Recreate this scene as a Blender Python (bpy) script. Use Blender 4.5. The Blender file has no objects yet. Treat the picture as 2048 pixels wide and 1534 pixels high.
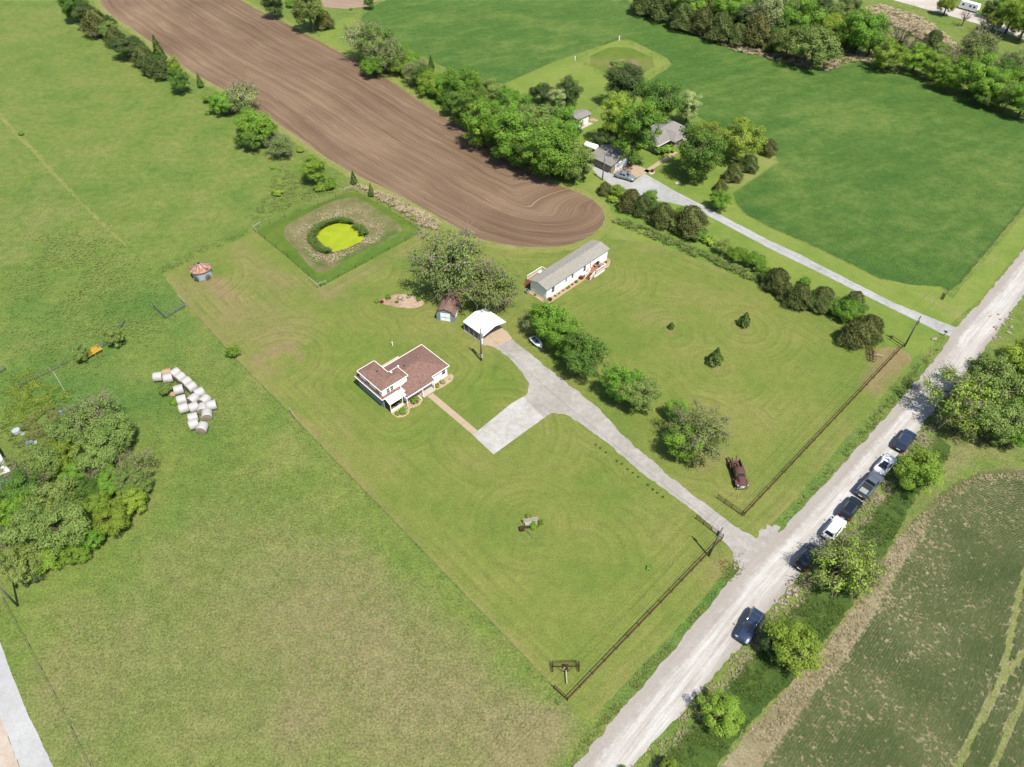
import bpy, bmesh, math, random
import numpy as np
from mathutils import Vector, Matrix, noise as mnoise
from mathutils.geometry import delaunay_2d_cdt

R = math.radians
SC = bpy.context.scene
COL = SC.collection

# ------------------------------------------------------------------ camera
CAM_H, PITCH, ROLL, FPX = 95.0, 45.5, 1.0, 1419.0        # drone height (m), degrees, focal length for a 2048 px wide picture
_p, _r = R(PITCH), R(ROLL)
FW = Vector((0, math.cos(_p), -math.sin(_p)))
_rt = Vector((1, 0, 0)); _up = _rt.cross(FW)
RT = _rt * math.cos(_r) + _up * math.sin(_r)
UP = RT.cross(FW)
CPOS = Vector((0, 0, CAM_H))
cam = bpy.data.objects.new('camera', bpy.data.cameras.new('camera'))
COL.objects.link(cam)
cam.matrix_world = Matrix(((RT.x, UP.x, -FW.x, 0), (RT.y, UP.y, -FW.y, 0), (RT.z, UP.z, -FW.z, CAM_H), (0, 0, 0, 1)))
cam.data.sensor_width = 36.0
cam.data.lens = 36.0 * FPX / 2048.0
cam.data.clip_start = 0.5
cam.data.clip_end = 6000
SC.camera = cam

# ------------------------------------------------------------------ sky, sun, exposure
SUN_AZ, SUN_EL = 305.0, 62.0           # azimuth counter-clockwise from +X
w = bpy.data.worlds.new('World'); SC.world = w; w.use_nodes = True
wn = w.node_tree.nodes; wn.clear()
sky = wn.new('ShaderNodeTexSky'); sky.sky_type = 'NISHITA'; sky.sun_disc = False
sky.sun_elevation = R(SUN_EL); sky.sun_rotation = R(90 - SUN_AZ)
bg = wn.new('ShaderNodeBackground'); bg.inputs['Strength'].default_value = 0.1
wo = wn.new('ShaderNodeOutputWorld')
w.node_tree.links.new(sky.outputs[0], bg.inputs[0]); w.node_tree.links.new(bg.outputs[0], wo.inputs[0])
sun = bpy.data.objects.new('sun', bpy.data.lights.new('sun', 'SUN')); COL.objects.link(sun)
sun.data.energy = 4.2; sun.data.angle = R(0.53); sun.data.color = (1.0, 0.95, 0.87)
sun.rotation_euler = (math.pi / 2 - R(SUN_EL), 0, R(SUN_AZ) + math.pi / 2)
sun.location = (0, 0, 60)
SC.view_settings.view_transform = 'Standard'; SC.view_settings.look = 'None'
SC.view_settings.exposure = 0.9; SC.view_settings.gamma = 1.0
SC.view_settings.use_curve_mapping = False
SC.cycles.max_bounces = 5; SC.cycles.diffuse_bounces = 3; SC.cycles.transparent_max_bounces = 6
SC.cycles.caustics_reflective = False; SC.cycles.caustics_refractive = False

# ------------------------------------------------------------------ survey: where the photo's points stand on the ground
def G(x, y, z=0.0):
    d = FW * FPX + RT * (x - 1024) - UP * (y - 767)
    t = (z - CAM_H) / d.z
    return CPOS + d * t
def mpp(P):                             # metres per photo pixel at a point
    return (P - CPOS).dot(FW) / FPX
def GP(pts, z=0.0): return [G(x, y, z) for x, y in pts]

# ------------------------------------------------------------------ bookkeeping
def tag(o, label=None, cat=None, group=None, kind=None):
    if label: o['label'] = label
    if cat: o['category'] = cat
    if group: o['group'] = group
    if kind: o['kind'] = kind
    return o
def thing(name, label, cat, loc=(0, 0, 0), rotz=0.0, group=None):
    o = bpy.data.objects.new(name, None); COL.objects.link(o)
    o.empty_display_size = 0.3
    o.location = loc; o.rotation_euler = (0, 0, rotz)
    return tag(o, label, cat, group)
def link(name, me, mat, parent=None):
    o = bpy.data.objects.new(name, me); COL.objects.link(o)
    if mat is not None and len(me.materials) == 0:
        me.materials.append(mat)
    if parent: o.parent = parent
    return o
def copy_tree(o, parent=None):
    c = o.copy(); COL.objects.link(c); c.parent = parent
    for ch in [x for x in o.children]: copy_tree(ch, c)
    return c
ORD = ['first', 'second', 'third', 'fourth', 'fifth', 'sixth', 'seventh', 'eighth', 'ninth', 'tenth', 'eleventh', 'twelfth', 'thirteenth',
       'fourteenth', 'fifteenth', 'sixteenth', 'seventeenth', 'eighteenth', 'nineteenth', 'twentieth', 'twenty-first', 'twenty-second', 'twenty-third',
       'twenty-fourth', 'twenty-fifth', 'twenty-sixth', 'twenty-seventh', 'twenty-eighth', 'twenty-ninth', 'thirtieth', 'thirty-first', 'thirty-second',
       'thirty-third', 'thirty-fourth', 'thirty-fifth', 'thirty-sixth', 'thirty-seventh', 'thirty-eighth', 'thirty-ninth', 'fortieth']

# ------------------------------------------------------------------ mesh builder
class MB:
    def __init__(s): s.v = []; s.f = []
    def face(s, pts):
        n = len(s.v); s.v += [tuple(p) for p in pts]; s.f.append(tuple(range(n, n + len(pts)))); return s
    def box(s, x0, x1, y0, y1, z0, z1, rz=0.0, at=None):
        P = [(x0, y0), (x1, y0), (x1, y1), (x0, y1)]
        if rz:
            cx, cy = at or ((x0 + x1) / 2, (y0 + y1) / 2); c, sn = math.cos(rz), math.sin(rz)
            P = [(cx + (x - cx) * c - (y - cy) * sn, cy + (x - cx) * sn + (y - cy) * c) for x, y in P]
        return s.prism(P, z0, z1)
    def prism(s, P, z0, z1):
        n = len(s.v); k = len(P)
        s.v += [(x, y, z0) for x, y in P] + [(x, y, z1) for x, y in P]
        s.f.append(tuple(n + i for i in reversed(range(k)))); s.f.append(tuple(n + k + i for i in range(k)))
        for i in range(k):
            j = (i + 1) % k; s.f.append((n + i, n + j, n + k + j, n + k + i))
        return s
    def bar(s, a, b, w, h=None):        # square bar between two points
        a, b = Vector(a), Vector(b); h = h or w
        d = (b - a).normalized(); u = d.cross(Vector((0, 0, 1)))
        if u.length < 1e-3: u = Vector((1, 0, 0))
        u.normalize(); v = u.cross(d)
        n = len(s.v)
        for p in (a, b):
            for su, sv in ((-1, -1), (1, -1), (1, 1), (-1, 1)):
                s.v.append(tuple(p + u * su * w / 2 + v * sv * h / 2))
        for f in ((0, 3, 2, 1), (4, 5, 6, 7), (0, 1, 5, 4), (1, 2, 6, 5), (2, 3, 7, 6), (3, 0, 4, 7)): s.f.append(tuple(n + i for i in f))
        return s
    def tube(s, pts, rad, n=6, caps=True):
        pts = [Vector(p) for p in pts]
        if not isinstance(rad, (list, tuple)): rad = [rad] * len(pts)
        b0 = len(s.v)
        for i, p in enumerate(pts):
            d = (pts[min(i + 1, len(pts) - 1)] - pts[max(i - 1, 0)]).normalized()
            u = d.cross(Vector((0.13, 0.97, 0.21))); u.normalize(); v = d.cross(u)
            for k in range(n):
                a = 2 * math.pi * k / n
                s.v.append(tuple(p + (u * math.cos(a) + v * math.sin(a)) * rad[i]))
        for i in range(len(pts) - 1):
            for k in range(n):
                k2 = (k + 1) % n
                s.f.append((b0 + i * n + k, b0 + i * n + k2, b0 + (i + 1) * n + k2, b0 + (i + 1) * n + k))
        if caps:
            s.f.append(tuple(b0 + k for k in reversed(range(n)))); m = b0 + (len(pts) - 1) * n
            s.f.append(tuple(m + k for k in range(n)))
        return s
    def ring(s, c, rad, tr, axis=(0, 1, 0), n=20, m=5):   # torus
        c = Vector(c); ax = Vector(axis).normalized(); u = ax.cross(Vector((0.3, 0.1, 0.95))).normalized(); v = ax.cross(u)
        b = len(s.v)
        for i in range(n):
            a = 2 * math.pi * i / n; e = u * math.cos(a) + v * math.sin(a)
            for k in range(m):
                q = 2 * math.pi * k / m
                s.v.append(tuple(c + e * (rad + tr * math.cos(q)) + ax * tr * math.sin(q)))
        for i in range(n):
            for k in range(m):
                i2, k2 = (i + 1) % n, (k + 1) % m
                s.f.append((b + i * m + k, b + i2 * m + k, b + i2 * m + k2, b + i * m + k2))
        return s
    def loft(s, rings, caps=True, closed=True):
        b = len(s.v); k = len(rings[0])
        for r in rings: s.v += [tuple(p) for p in r]
        for i in range(len(rings) - 1):
            for j in range(k if closed else k - 1):
                j2 = (j + 1) % k
                s.f.append((b + i * k + j, b + i * k + j2, b + (i + 1) * k + j2, b + (i + 1) * k + j))
        if caps:
            s.f.append(tuple(b + j for j in reversed(range(k)))); m = b + (len(rings) - 1) * k
            s.f.append(tuple(m + j for j in range(k)))
        return s
    def blob(s, c, rx, ry, rz, seed=0, amp=0.15, nu=9, nv=14):
        rg = random.Random(seed); off = Vector((rg.random() * 50, rg.random() * 50, 0)); rings = []
        for i in range(nu + 1):
            t = math.pi * i / nu; ring = []
            for j in range(nv):
                a = 2 * math.pi * j / nv
                d = Vector((math.sin(t) * math.cos(a), math.sin(t) * math.sin(a), -math.cos(t)))
                q = 1 + amp * mnoise.noise(d * 1.8 + off) * 2
                ring.append((c[0] + d.x * rx * q, c[1] + d.y * ry * q, c[2] + d.z * rz * q))
            rings.append(ring)
        return s.loft(rings, caps=False)
    def mesh(s, name, smooth=False):
        me = bpy.data.meshes.new(name); me.from_pydata(s.v, [], s.f); me.validate(); me.update()
        if smooth: me.polygons.foreach_set('use_smooth', [True] * len(me.polygons))
        return me
    def build(s, name, mat, parent=None, smooth=False):
        bm = bmesh.new(); me = s.mesh(name); bm.from_mesh(me)
        bmesh.ops.recalc_face_normals(bm, faces=bm.faces); bm.to_mesh(me); bm.free()
        if smooth: me.polygons.foreach_set('use_smooth', [True] * len(me.polygons))
        return link(name, me, mat, parent)

# ------------------------------------------------------------------ materials
def lin(c): c /= 255.0; return c / 12.92 if c <= 0.04045 else ((c + 0.055) / 1.055) ** 2.4
GAIN = 2.5
def A(r, g, b, k=1.0):                   # real base colour from the colour a sunlit surface shows
    return (lin(r) / GAIN * k, lin(g) / GAIN * k, lin(b) / GAIN * k, 1.0)
class NT:
    def __init__(s, name):
        s.m = bpy.data.materials.new(name); s.m.use_nodes = True
        s.t = s.m.node_tree; s.t.nodes.clear()
        s.out = s.t.nodes.new('ShaderNodeOutputMaterial')
        s.pos = s.t.nodes.new('ShaderNodeNewGeometry').outputs['Position']
    def set(s, sock, v):
        if hasattr(v, 'is_linked'): s.t.links.new(v, sock)
        else: sock.default_value = v
    def mth(s, op, a, b=0.0, c=0.0, clamp=False):
        n = s.t.nodes.new('ShaderNodeMath'); n.operation = op; n.use_clamp = clamp
        for i, v in enumerate((a, b, c)): s.set(n.inputs[i], v)
        return n.outputs[0]
    def mix(s, f, a, b, mode='MIX'):
        n = s.t.nodes.new('ShaderNodeMix'); n.data_type = 'RGBA'; n.blend_type = mode; n.clamp_factor = True
        s.set(n.inputs[0], f); s.set(n.inputs[6], a); s.set(n.inputs[7], b); return n.outputs[2]
    def noise(s, scale, detail=3.0, rough=0.55, vec=None, dist=0.0):
        n = s.t.nodes.new('ShaderNodeTexNoise'); n.inputs['Scale'].default_value = scale
        n.inputs['Detail'].default_value = detail; n.inputs['Roughness'].default_value = rough
        n.inputs['Distortion'].default_value = dist
        s.t.links.new(vec if vec is not None else s.pos, n.inputs['Vector']); return n.outputs['Fac']
    def ramp(s, f, stops):
        n = s.t.nodes.new('ShaderNodeValToRGB'); s.set(n.inputs[0], f)
        e = n.color_ramp.elements
        while len(e) < len(stops): e.new(0.5)
        for i, (p, c) in enumerate(stops):
            e[i].position = p; e[i].color = c if hasattr(c, '__len__') else (c, c, c, 1)
        return n.outputs[0]
    def rng(s, f, a, b, c=0.0, d=1.0):
        n = s.t.nodes.new('ShaderNodeMapRange'); s.set(n.inputs[0], f)
        for i, v in enumerate((a, b, c, d)): n.inputs[i + 1].default_value = v
        return n.outputs[0]
    def attr(s, name):
        n = s.t.nodes.new('ShaderNodeAttribute'); n.attribute_name = name; return n.outputs['Fac']
    def scale(s, col, f):                # brightness multiply
        n = s.t.nodes.new('ShaderNodeVectorMath'); n.operation = 'SCALE'
        s.set(n.inputs[0], col if hasattr(col, 'is_linked') else col[:3]); s.set(n.inputs['Scale'], f); return n.outputs[0]
    def stretch(s, ang, sx, sy):         # rotated, stretched ground coordinates
        n = s.t.nodes.new('ShaderNodeMapping'); n.vector_type = 'TEXTURE'
        s.t.links.new(s.pos, n.inputs['Vector']); n.inputs['Rotation'].default_value = (0, 0, ang)
        n.inputs['Scale'].default_value = (sx, sy, 1); return n.outputs[0]
    def bump(s, h, strength, dist):
        n = s.t.nodes.new('ShaderNodeBump'); n.inputs['Strength'].default_value = strength
        n.inputs['Distance'].default_value = dist; s.t.links.new(h, n.inputs['Height']); return n.outputs[0]
    def bsdf(s, col, rough=0.85, spec=0.2, metal=0.0, normal=None, coat=0.0, **kw):
        n = s.t.nodes.new('ShaderNodeBsdfPrincipled')
        s.set(n.inputs['Base Color'], col); s.set(n.inputs['Roughness'], rough)
        s.set(n.inputs['Specular IOR Level'], spec); s.set(n.inputs['Metallic'], metal)
        if coat: n.inputs['Coat Weight'].default_value = coat; n.inputs['Coat Roughness'].default_value = 0.04
        if normal is not None: s.t.links.new(normal, n.inputs['Normal'])
        return n.outputs[0]
    def done(s, sh): s.t.links.new(sh, s.out.inputs[0]); return s.m
def solid(name, col, rough=0.7, spec=0.3, metal=0.0, var=0.15, sc=3.0, coat=0.0):
    n = NT(name); f = n.noise(sc, 4.0)
    c = n.scale(col, n.rng(f, 0.25, 0.75, 1 - var, 1 + var))
    return n.done(n.bsdf(c, rough, spec, metal, coat=coat))
# ------------------------------------------------------------------ ground materials
def grass_mat(name, c0, c1, c2, dry, lush, big=0.035, mid=0.22, fine=0.38, stripe=0.0, swid=1.15, streak=None, bump=0.6, mottle=0.5, rows=0.0):
    n = NT(name)
    a = n.noise(big, 4.0, 0.6); b = n.noise(mid, 4.0, 0.62); f = n.noise(3.1, 4.0, 0.7); g = n.noise(10.0, 3.0, 0.65)
    m = n.mth('ADD', n.mth('MULTIPLY', a, 1 - mottle), n.mth('MULTIPLY', b, mottle))
    if streak:
        st = n.noise(1.0, 3.0, 0.6, vec=n.stretch(*streak))
        m = n.mth('ADD', n.mth('MULTIPLY', m, 0.6), n.mth('MULTIPLY', st, 0.4))
    col = n.ramp(m, [(0.30, c0), (0.5, c1), (0.70, c2)])
    d = n.mth('ADD', n.attr('dry'), n.mth('MULTIPLY', n.mth('SUBTRACT', b, 0.5), 0.72))
    d = n.mth('ADD', d, n.mth('MULTIPLY', n.mth('SUBTRACT', f, 0.5), 0.75))
    col = n.mix(n.rng(d, 0.18, 0.95, 0.0, 1.0), col, dry)
    col = n.mix(n.rng(d, -0.15, -0.9, 0.0, 0.9), col, lush)
    # blades and tufts seen from above: fine light and dark specks
    k = n.mth('ADD', n.rng(f, 0.25, 0.75, 1 - fine, 1 + fine), n.rng(g, 0.25, 0.75, -fine * 0.9, fine * 0.9))
    k = n.mth('ADD', k, n.rng(n.noise(0.55, 4.0, 0.7), 0.3, 0.7, -fine * 0.38, fine * 0.38))
    if stripe:
        s = n.attr('mow'); w1 = n.mth('SINE', n.mth('MULTIPLY', s, 2 * math.pi / swid))
        w2 = n.mth('SINE', n.mth('MULTIPLY', s, 2 * math.pi / (swid * 2.03)))
        amp = n.mth('MULTIPLY', n.rng(n.noise(0.07, 2.0), 0.38, 0.62), stripe)
        k = n.mth('ADD', k, n.mth('MULTIPLY', n.mth('ADD', n.mth('MULTIPLY', w1, 0.6), n.mth('MULTIPLY', w2, 0.55)), amp))
    col = n.scale(col, k)
    h = n.mth('ADD', f, n.mth('MULTIPLY', g, 0.7))
    return n.done(n.bsdf(col, 0.9, 0.12, normal=n.bump(h, bump, 0.25)))

M = {}
M['pasture'] = grass_mat('pasture_grass', A(114, 149, 65), A(140, 161, 77), A(163, 168, 94), A(170, 162, 112), A(98, 144, 66), mid=0.11, fine=0.52, mottle=0.6)
M['lawn'] = grass_mat('mown_lawn', A(120, 150, 64), A(147, 160, 78), A(170, 166, 96), A(172, 156, 108), A(128, 160, 58), mid=0.09, fine=0.30, stripe=0.085, bump=0.4)
M['yard'] = grass_mat('yard_grass', A(122, 156, 64), A(150, 172, 78), A(168, 180, 92), A(178, 172, 118), A(98, 148, 58), mid=0.12, fine=0.24, bump=0.45)
M['hay'] = grass_mat('lush_hay', A(84, 128, 54), A(108, 146, 64), A(148, 170, 88), A(152, 172, 86), A(70, 120, 54), big=0.03, mid=0.16, fine=0.5, streak=(R(32), 14.0, 4.0), bump=1.0)
M['ditch'] = grass_mat('ditch_grass', A(86, 118, 54), A(108, 136, 62), A(138, 152, 82), A(170, 158, 112), A(58, 98, 42), mid=0.35, fine=0.42, bump=1.0)
M['margin'] = grass_mat('straw_margin', A(158, 152, 106), A(192, 178, 138), A(216, 202, 166), A(220, 204, 172), A(120, 132, 70), mid=0.4, fine=0.34, bump=0.8)
M['fieldedge'] = grass_mat('field_edge_grass', A(142, 164, 72), A(164, 172, 90), A(184, 176, 112), A(196, 178, 140), A(110, 156, 56), mid=0.3, fine=0.3, bump=0.6)
M['tan'] = grass_mat('dry_reed_grass', A(140, 146, 86), A(166, 158, 108), A(186, 174, 130), A(194, 180, 142), A(112, 146, 62), mid=0.28, fine=0.36, bump=1.0)
M['lagoon'] = grass_mat('lagoon_grass', A(104, 142, 52), A(124, 150, 60), A(148, 160, 72), A(164, 158, 96), A(88, 132, 54), mid=0.2, fine=0.26, bump=0.6)

def soil_mat(name, c0, c1, c2, wid=0.76, amp=0.1):
    n = NT(name); s = n.attr('mow')
    wob = n.mth('MULTIPLY', n.noise(0.12, 2.0), 1.2)
    s2 = n.mth('ADD', s, wob)
    a = n.noise(0.03, 3.0); f = n.noise(2.6, 4.0, 0.7); g = n.noise(7.0, 3.0, 0.6)
    cmb = n.t.nodes.new('ShaderNodeCombineXYZ'); n.t.links.new(s2, cmb.inputs[0]); n.t.links.new(n.mth('MULTIPLY', n.attr('along'), 0.025), cmb.inputs[1])
    band = n.noise(0.55, 4.0, 0.75, vec=cmb.outputs[0])
    line = n.noise(2.1, 3.0, 0.7, vec=cmb.outputs[0])
    col = n.ramp(n.mth('ADD', n.mth('MULTIPLY', band, 0.6), n.mth('MULTIPLY', a, 0.4)), [(0.36, c0), (0.5, c1), (0.64, c2)])
    col = n.mix(n.rng(line, 0.60, 0.70, 0.0, 0.55), col, A(216, 188, 152))
    col = n.mix(n.rng(line, 0.40, 0.30, 0.0, 0.35), col, A(112, 88, 70))
    k = n.mth('ADD', n.rng(f, 0.25, 0.75, 0.84, 1.16), n.rng(g, 0.3, 0.7, -0.14, 0.14))
    k = n.mth('ADD', k, n.mth('MULTIPLY', n.mth('SINE', n.mth('MULTIPLY', s2, 2 * math.pi / wid)), amp * 0.4))
    return n.done(n.bsdf(n.scale(col, k), 0.95, 0.05, normal=n.bump(n.mth('ADD', f, n.mth('MULTIPLY', line, 1.2)), 0.5, 0.2)))
M['soil'] = soil_mat('tilled_soil', A(132, 107, 86), A(157, 131, 107), A(183, 155, 127))
M['soil2'] = soil_mat('pale_tilled_soil', A(180, 152, 130), A(196, 170, 146), A(206, 182, 158))

def gravel_mat(name, c0, c1, c2, rut=0.0, width=7.0, side=None):
    n = NT(name)
    a = n.noise(0.14, 4.0, 0.6); b = n.noise(1.0, 4.0, 0.65); f = n.noise(5.0, 4.0, 0.75); g = n.noise(14.0, 2.0, 0.6)
    m = n.mth('ADD', n.mth('MULTIPLY', a, 0.55), n.mth('MULTIPLY', b, 0.45))
    if rut:
        s = n.attr('mow')
        cmb = n.t.nodes.new('ShaderNodeCombineXYZ'); n.t.links.new(s, cmb.inputs[0]); n.t.links.new(n.mth('MULTIPLY', n.attr('along'), 0.05), cmb.inputs[1])
        tr = n.noise(1.3, 4.0, 0.7, vec=cmb.outputs[0])
        m = n.mth('ADD', n.mth('MULTIPLY', m, 1 - rut), n.mth('MULTIPLY', tr, rut))
    col = n.ramp(m, [(0.34, c0), (0.5, c1), (0.62, c2)])
    if side:                             # loose pinkish-brown shoulder gravel along both edges of the worn track
        s = n.attr('mow'); e = n.mth('ADD', s, n.mth('MULTIPLY', n.mth('SUBTRACT', b, 0.5), 1.6))
        col = n.mix(n.rng(e, 2.2, 1.3, 0.0, 0.75), col, side)
        col = n.mix(n.rng(e, width - 2.2, width - 0.6, 0.0, 0.9), col, side)
    k = n.mth('ADD', n.rng(f, 0.25, 0.75, 0.86, 1.14), n.rng(g, 0.3, 0.7, -0.08, 0.08))
    return n.done(n.bsdf(n.scale(col, k), 0.95, 0.1, normal=n.bump(f, 0.4, 0.06)))
M['road'] = gravel_mat('road_gravel', A(200, 191, 180), A(232, 226, 217), A(252, 249, 243), rut=0.7, side=A(194, 184, 172))
M['drive'] = gravel_mat('drive_gravel', A(186, 178, 166), A(206, 200, 190), A(222, 218, 210))
M['drive2'] = gravel_mat('pale_drive_gravel', A(190, 190, 184), A(212, 212, 208), A(226, 226, 222))
M['parking'] = gravel_mat('worn_white_slab', A(202, 196, 184), A(228, 224, 216), A(244, 242, 236))
M['concrete'] = solid('pinkish_concrete', A(224, 200, 170), 0.9, 0.1, var=0.1, sc=0.8)
M['slab'] = solid('pale_concrete', A(238, 226, 206), 0.9, 0.1, var=0.06, sc=1.0)
M['lane'] = gravel_mat('lane_gravel', A(216, 202, 186), A(236, 226, 212), A(250, 244, 234))
M['paved'] = gravel_mat('paved_road', A(210, 210, 208), A(222, 222, 220), A(232, 232, 230))
M['sand'] = gravel_mat('sandy_shoulder', A(196, 172, 146), A(226, 206, 184), A(240, 224, 206))
M['dirt'] = gravel_mat('bare_dirt', A(184, 162, 136), A(208, 188, 164), A(222, 206, 186))
M['mulch'] = gravel_mat('bed_gravel', A(188, 152, 124), A(218, 186, 156), A(236, 210, 184))

# ------------------------------------------------------------------ ground zones
def densify(P, step, jit, seed=0):
    out = []; k = len(P); off = Vector((seed * 7.3, seed * 3.1, 0.5))
    for i in range(k):
        a, b = P[i], P[(i + 1) % k]; n = max(1, int((b - a).length / step))
        for j in range(n): out.append(a + (b - a) * (j / n))
    if jit:
        res = []
        for p in out:
            q = Vector((p.x, p.y, 0)); s = q * 0.9 + off
            res.append(Vector((p.x + jit * (mnoise.noise(s) + 0.6 * mnoise.noise(s * 3.7)), p.y + jit * (mnoise.noise(s + Vector((31, 0, 0))) + 0.6 * mnoise.noise(s * 3.7 + Vector((9, 0, 0)))), 0)))
        out = res
    return out
def smooth_poly(P, it=2):
    for _ in range(it):
        Q = []
        for i in range(len(P)):
            a, b = P[i], P[(i + 1) % len(P)]
            Q += [a * 0.75 + b * 0.25, a * 0.25 + b * 0.75]
        P = Q
    return P
def inside(px, py, P):
    P = np.array([(p.x, p.y) for p in P]); r = np.zeros(len(px), bool); j = len(P) - 1
    for i in range(len(P)):
        c = ((P[i, 1] > py) != (P[j, 1] > py))
        with np.errstate(divide='ignore', invalid='ignore'):
            xi = (P[j, 0] - P[i, 0]) * (py - P[i, 1]) / (P[j, 1] - P[i, 1] + 1e-12) + P[i, 0]
        r ^= c & (px < xi); j = i
    return r
def segdist(px, py, a, b):
    dx, dy = b[0] - a[0], b[1] - a[1]; L = dx * dx + dy * dy
    t = np.clip(((px - a[0]) * dx + (py - a[1]) * dy) / L, 0, 1) if L > 1e-9 else 0.0
    return np.hypot(px - a[0] - t * dx, py - a[1] - t * dy)
def polydist(px, py, P, closed=True):
    d = np.full(len(px), 1e9)
    for i in range(len(P) if closed else len(P) - 1):
        a, b = P[i], P[(i + 1) % len(P)]; d = np.minimum(d, segdist(px, py, (a.x, a.y), (b.x, b.y)))
    return d
def patches(px, py, L):                  # L: (photo points along a line, half width in m, amount)
    s = np.zeros(len(px))
    for pts, wd, amt in L:
        Q = [G(*p) for p in pts]; d = np.full(len(px), 1e9)
        for i in range(max(1, len(Q) - 1)):
            a, b = Q[i], Q[min(i + 1, len(Q) - 1)]; d = np.minimum(d, segdist(px, py, (a.x, a.y), (b.x, b.y)))
        s += amt * np.exp(-(d / wd) ** 2)
    return s
def set_attr(me, name, vals):
    at = me.attributes.new(name, 'FLOAT', 'POINT'); at.data.foreach_set('value', np.asarray(vals, dtype=np.float32))
def sheet(name, P, z, mat, step=2.0, jit=0.15, seed=1, dry=None, mow=None, along=None, edge=None):
    B = densify(P, edge or min(step * 0.5, 0.8), jit, seed)
    xs = [p.x for p in B]; ys = [p.y for p in B]
    gx, gy = np.meshgrid(np.arange(min(xs), max(xs), step), np.arange(min(ys), max(ys), step))
    gx = gx.ravel() + 0.01; gy = gy.ravel() + 0.013
    k = inside(gx, gy, B); gx, gy = gx[k], gy[k]
    if len(gx):
        k = polydist(gx, gy, B) > step * 0.3; gx, gy = gx[k], gy[k]
    V = [Vector((p.x, p.y)) for p in B] + [Vector((float(a), float(b))) for a, b in zip(gx, gy)]
    n = len(B)
    ov, oe, of, *_ = delaunay_2d_cdt(V, [(i, (i + 1) % n) for i in range(n)], [], 1, 1e-5)
    me = bpy.data.meshes.new(name); me.from_pydata([(v.x, v.y, z) for v in ov], [], of); me.update()
    X = np.array([v.x for v in ov]); Y = np.array([v.y for v in ov])
    # every face looks up
    if me.polygons and me.polygons[0].normal.z < 0: me.flip_normals()
    set_attr(me, 'dry', dry(X, Y) if dry else np.zeros(len(X)))
    set_attr(me, 'mow', mow(X, Y) if mow else np.zeros(len(X)))
    set_attr(me, 'along', along(X, Y) if along else np.zeros(len(X)))
    return tag(link(name, me, mat), kind='structure')

# base terrain: one sheet to the horizon
def base_ground():
    xs = np.concatenate([[-3000, -1500, -800, -500, -380], np.arange(-300, 301, 3.0), [380, 500, 800, 1500, 3000]])
    ys = np.concatenate([[-1500, -500, -150, -40], np.arange(0, 400, 3.0), [440, 520, 700, 1200, 2500, 4500]])
    gx, gy = np.meshgrid(xs, ys); X, Y = gx.ravel(), gy.ravel(); nx = len(xs)
    f = [(j * nx + i, j * nx + i + 1, (j + 1) * nx + i + 1, (j + 1) * nx + i) for j in range(len(ys) - 1) for i in range(nx - 1)]
    me = bpy.data.meshes.new('ground'); me.from_pydata([(a, b, 0) for a, b in zip(X, Y)], [], f); me.update()
    # real grass variation: drier hay stubble near the bottom, lush pasture higher up
    d = patches(X, Y, [([(650, 1450), (850, 1500)], 16, 0.42), ([(300, 1350), (500, 1250)], 15, 0.36), ([(950, 1430), (1050, 1480)], 9, 0.40), ([(600, 1440)], 3, 0.5), ([(200, 1250), (150, 1450)], 9, 0.25), ([(700, 1200), (850, 1320)], 10, 0.35),
                       ([(450, 1050), (700, 1250)], 14, 0.28), ([(1060, 1450), (1120, 1440)], 3, 0.5), ([(1080, 1490), (1040, 1540)], 3.5, 0.6),
                       ([(300, 480), (200, 400)], 15, 0.05), ([(80, 380), (20, 480)], 20, 0.22), ([(530, 430), (620, 400)], 6, 0.25), ([(720, 370), (870, 450)], 5, 0.42),
                       ([(40, 620), (90, 700), (190, 650)], 12, -0.45), ([(300, 590), (340, 600)], 6, -0.5), ([(360, 650), (450, 720)], 6, -0.25), ([(60, 790), (140, 820)], 6, -0.5), ([(190, 760), (260, 800)], 7, -0.5),
                       ([(560, 850), (760, 1060), (980, 1270), (1100, 1380)], 2.2, -0.35), ([(430, 690), (560, 830)], 1.6, -0.3),
                       ([(330, 800), (420, 860)], 6, -0.3), ([(100, 40), (300, 170)], 26, -0.10), ([(430, 300), (480, 500)], 14, -0.12), ([(560, 400)], 5, -0.5),
                       ([(1700, 40), (1820, 90), (1900, 110)], 9, 0.55), ([(1350, 50), (1500, 105), (1640, 130)], 4, 0.4), ([(1950, 920), (2048, 900)], 8, 0.3), ([(1930, 870)], 4, 0.4),
                       ([(20, 1220), (100, 1400), (180, 1534)], 1.4, 0.25), ([(1230, 1410), (1480, 1145)], 1.8, -0.75), ([(1560, 1060), (1840, 740)], 1.6, -0.65), ([(1205, 1430), (1120, 1534)], 2.5, -0.3),
                       ([(1860, 700), (1900, 650)], 4, -0.3), ([(1915, 905), (1868, 965), (1832, 1008), (1794, 1082), (1750, 1165), (1694, 1238), (1644, 1302), (1564, 1392), (1484, 1482), (1404, 1576)], 1.5, 0.62)])
    set_attr(me, 'dry', d); set_attr(me, 'mow', np.zeros(len(X))); set_attr(me, 'along', np.zeros(len(X)))
    tag(link('ground', me, M['pasture']), kind='structure')
base_ground()

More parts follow.
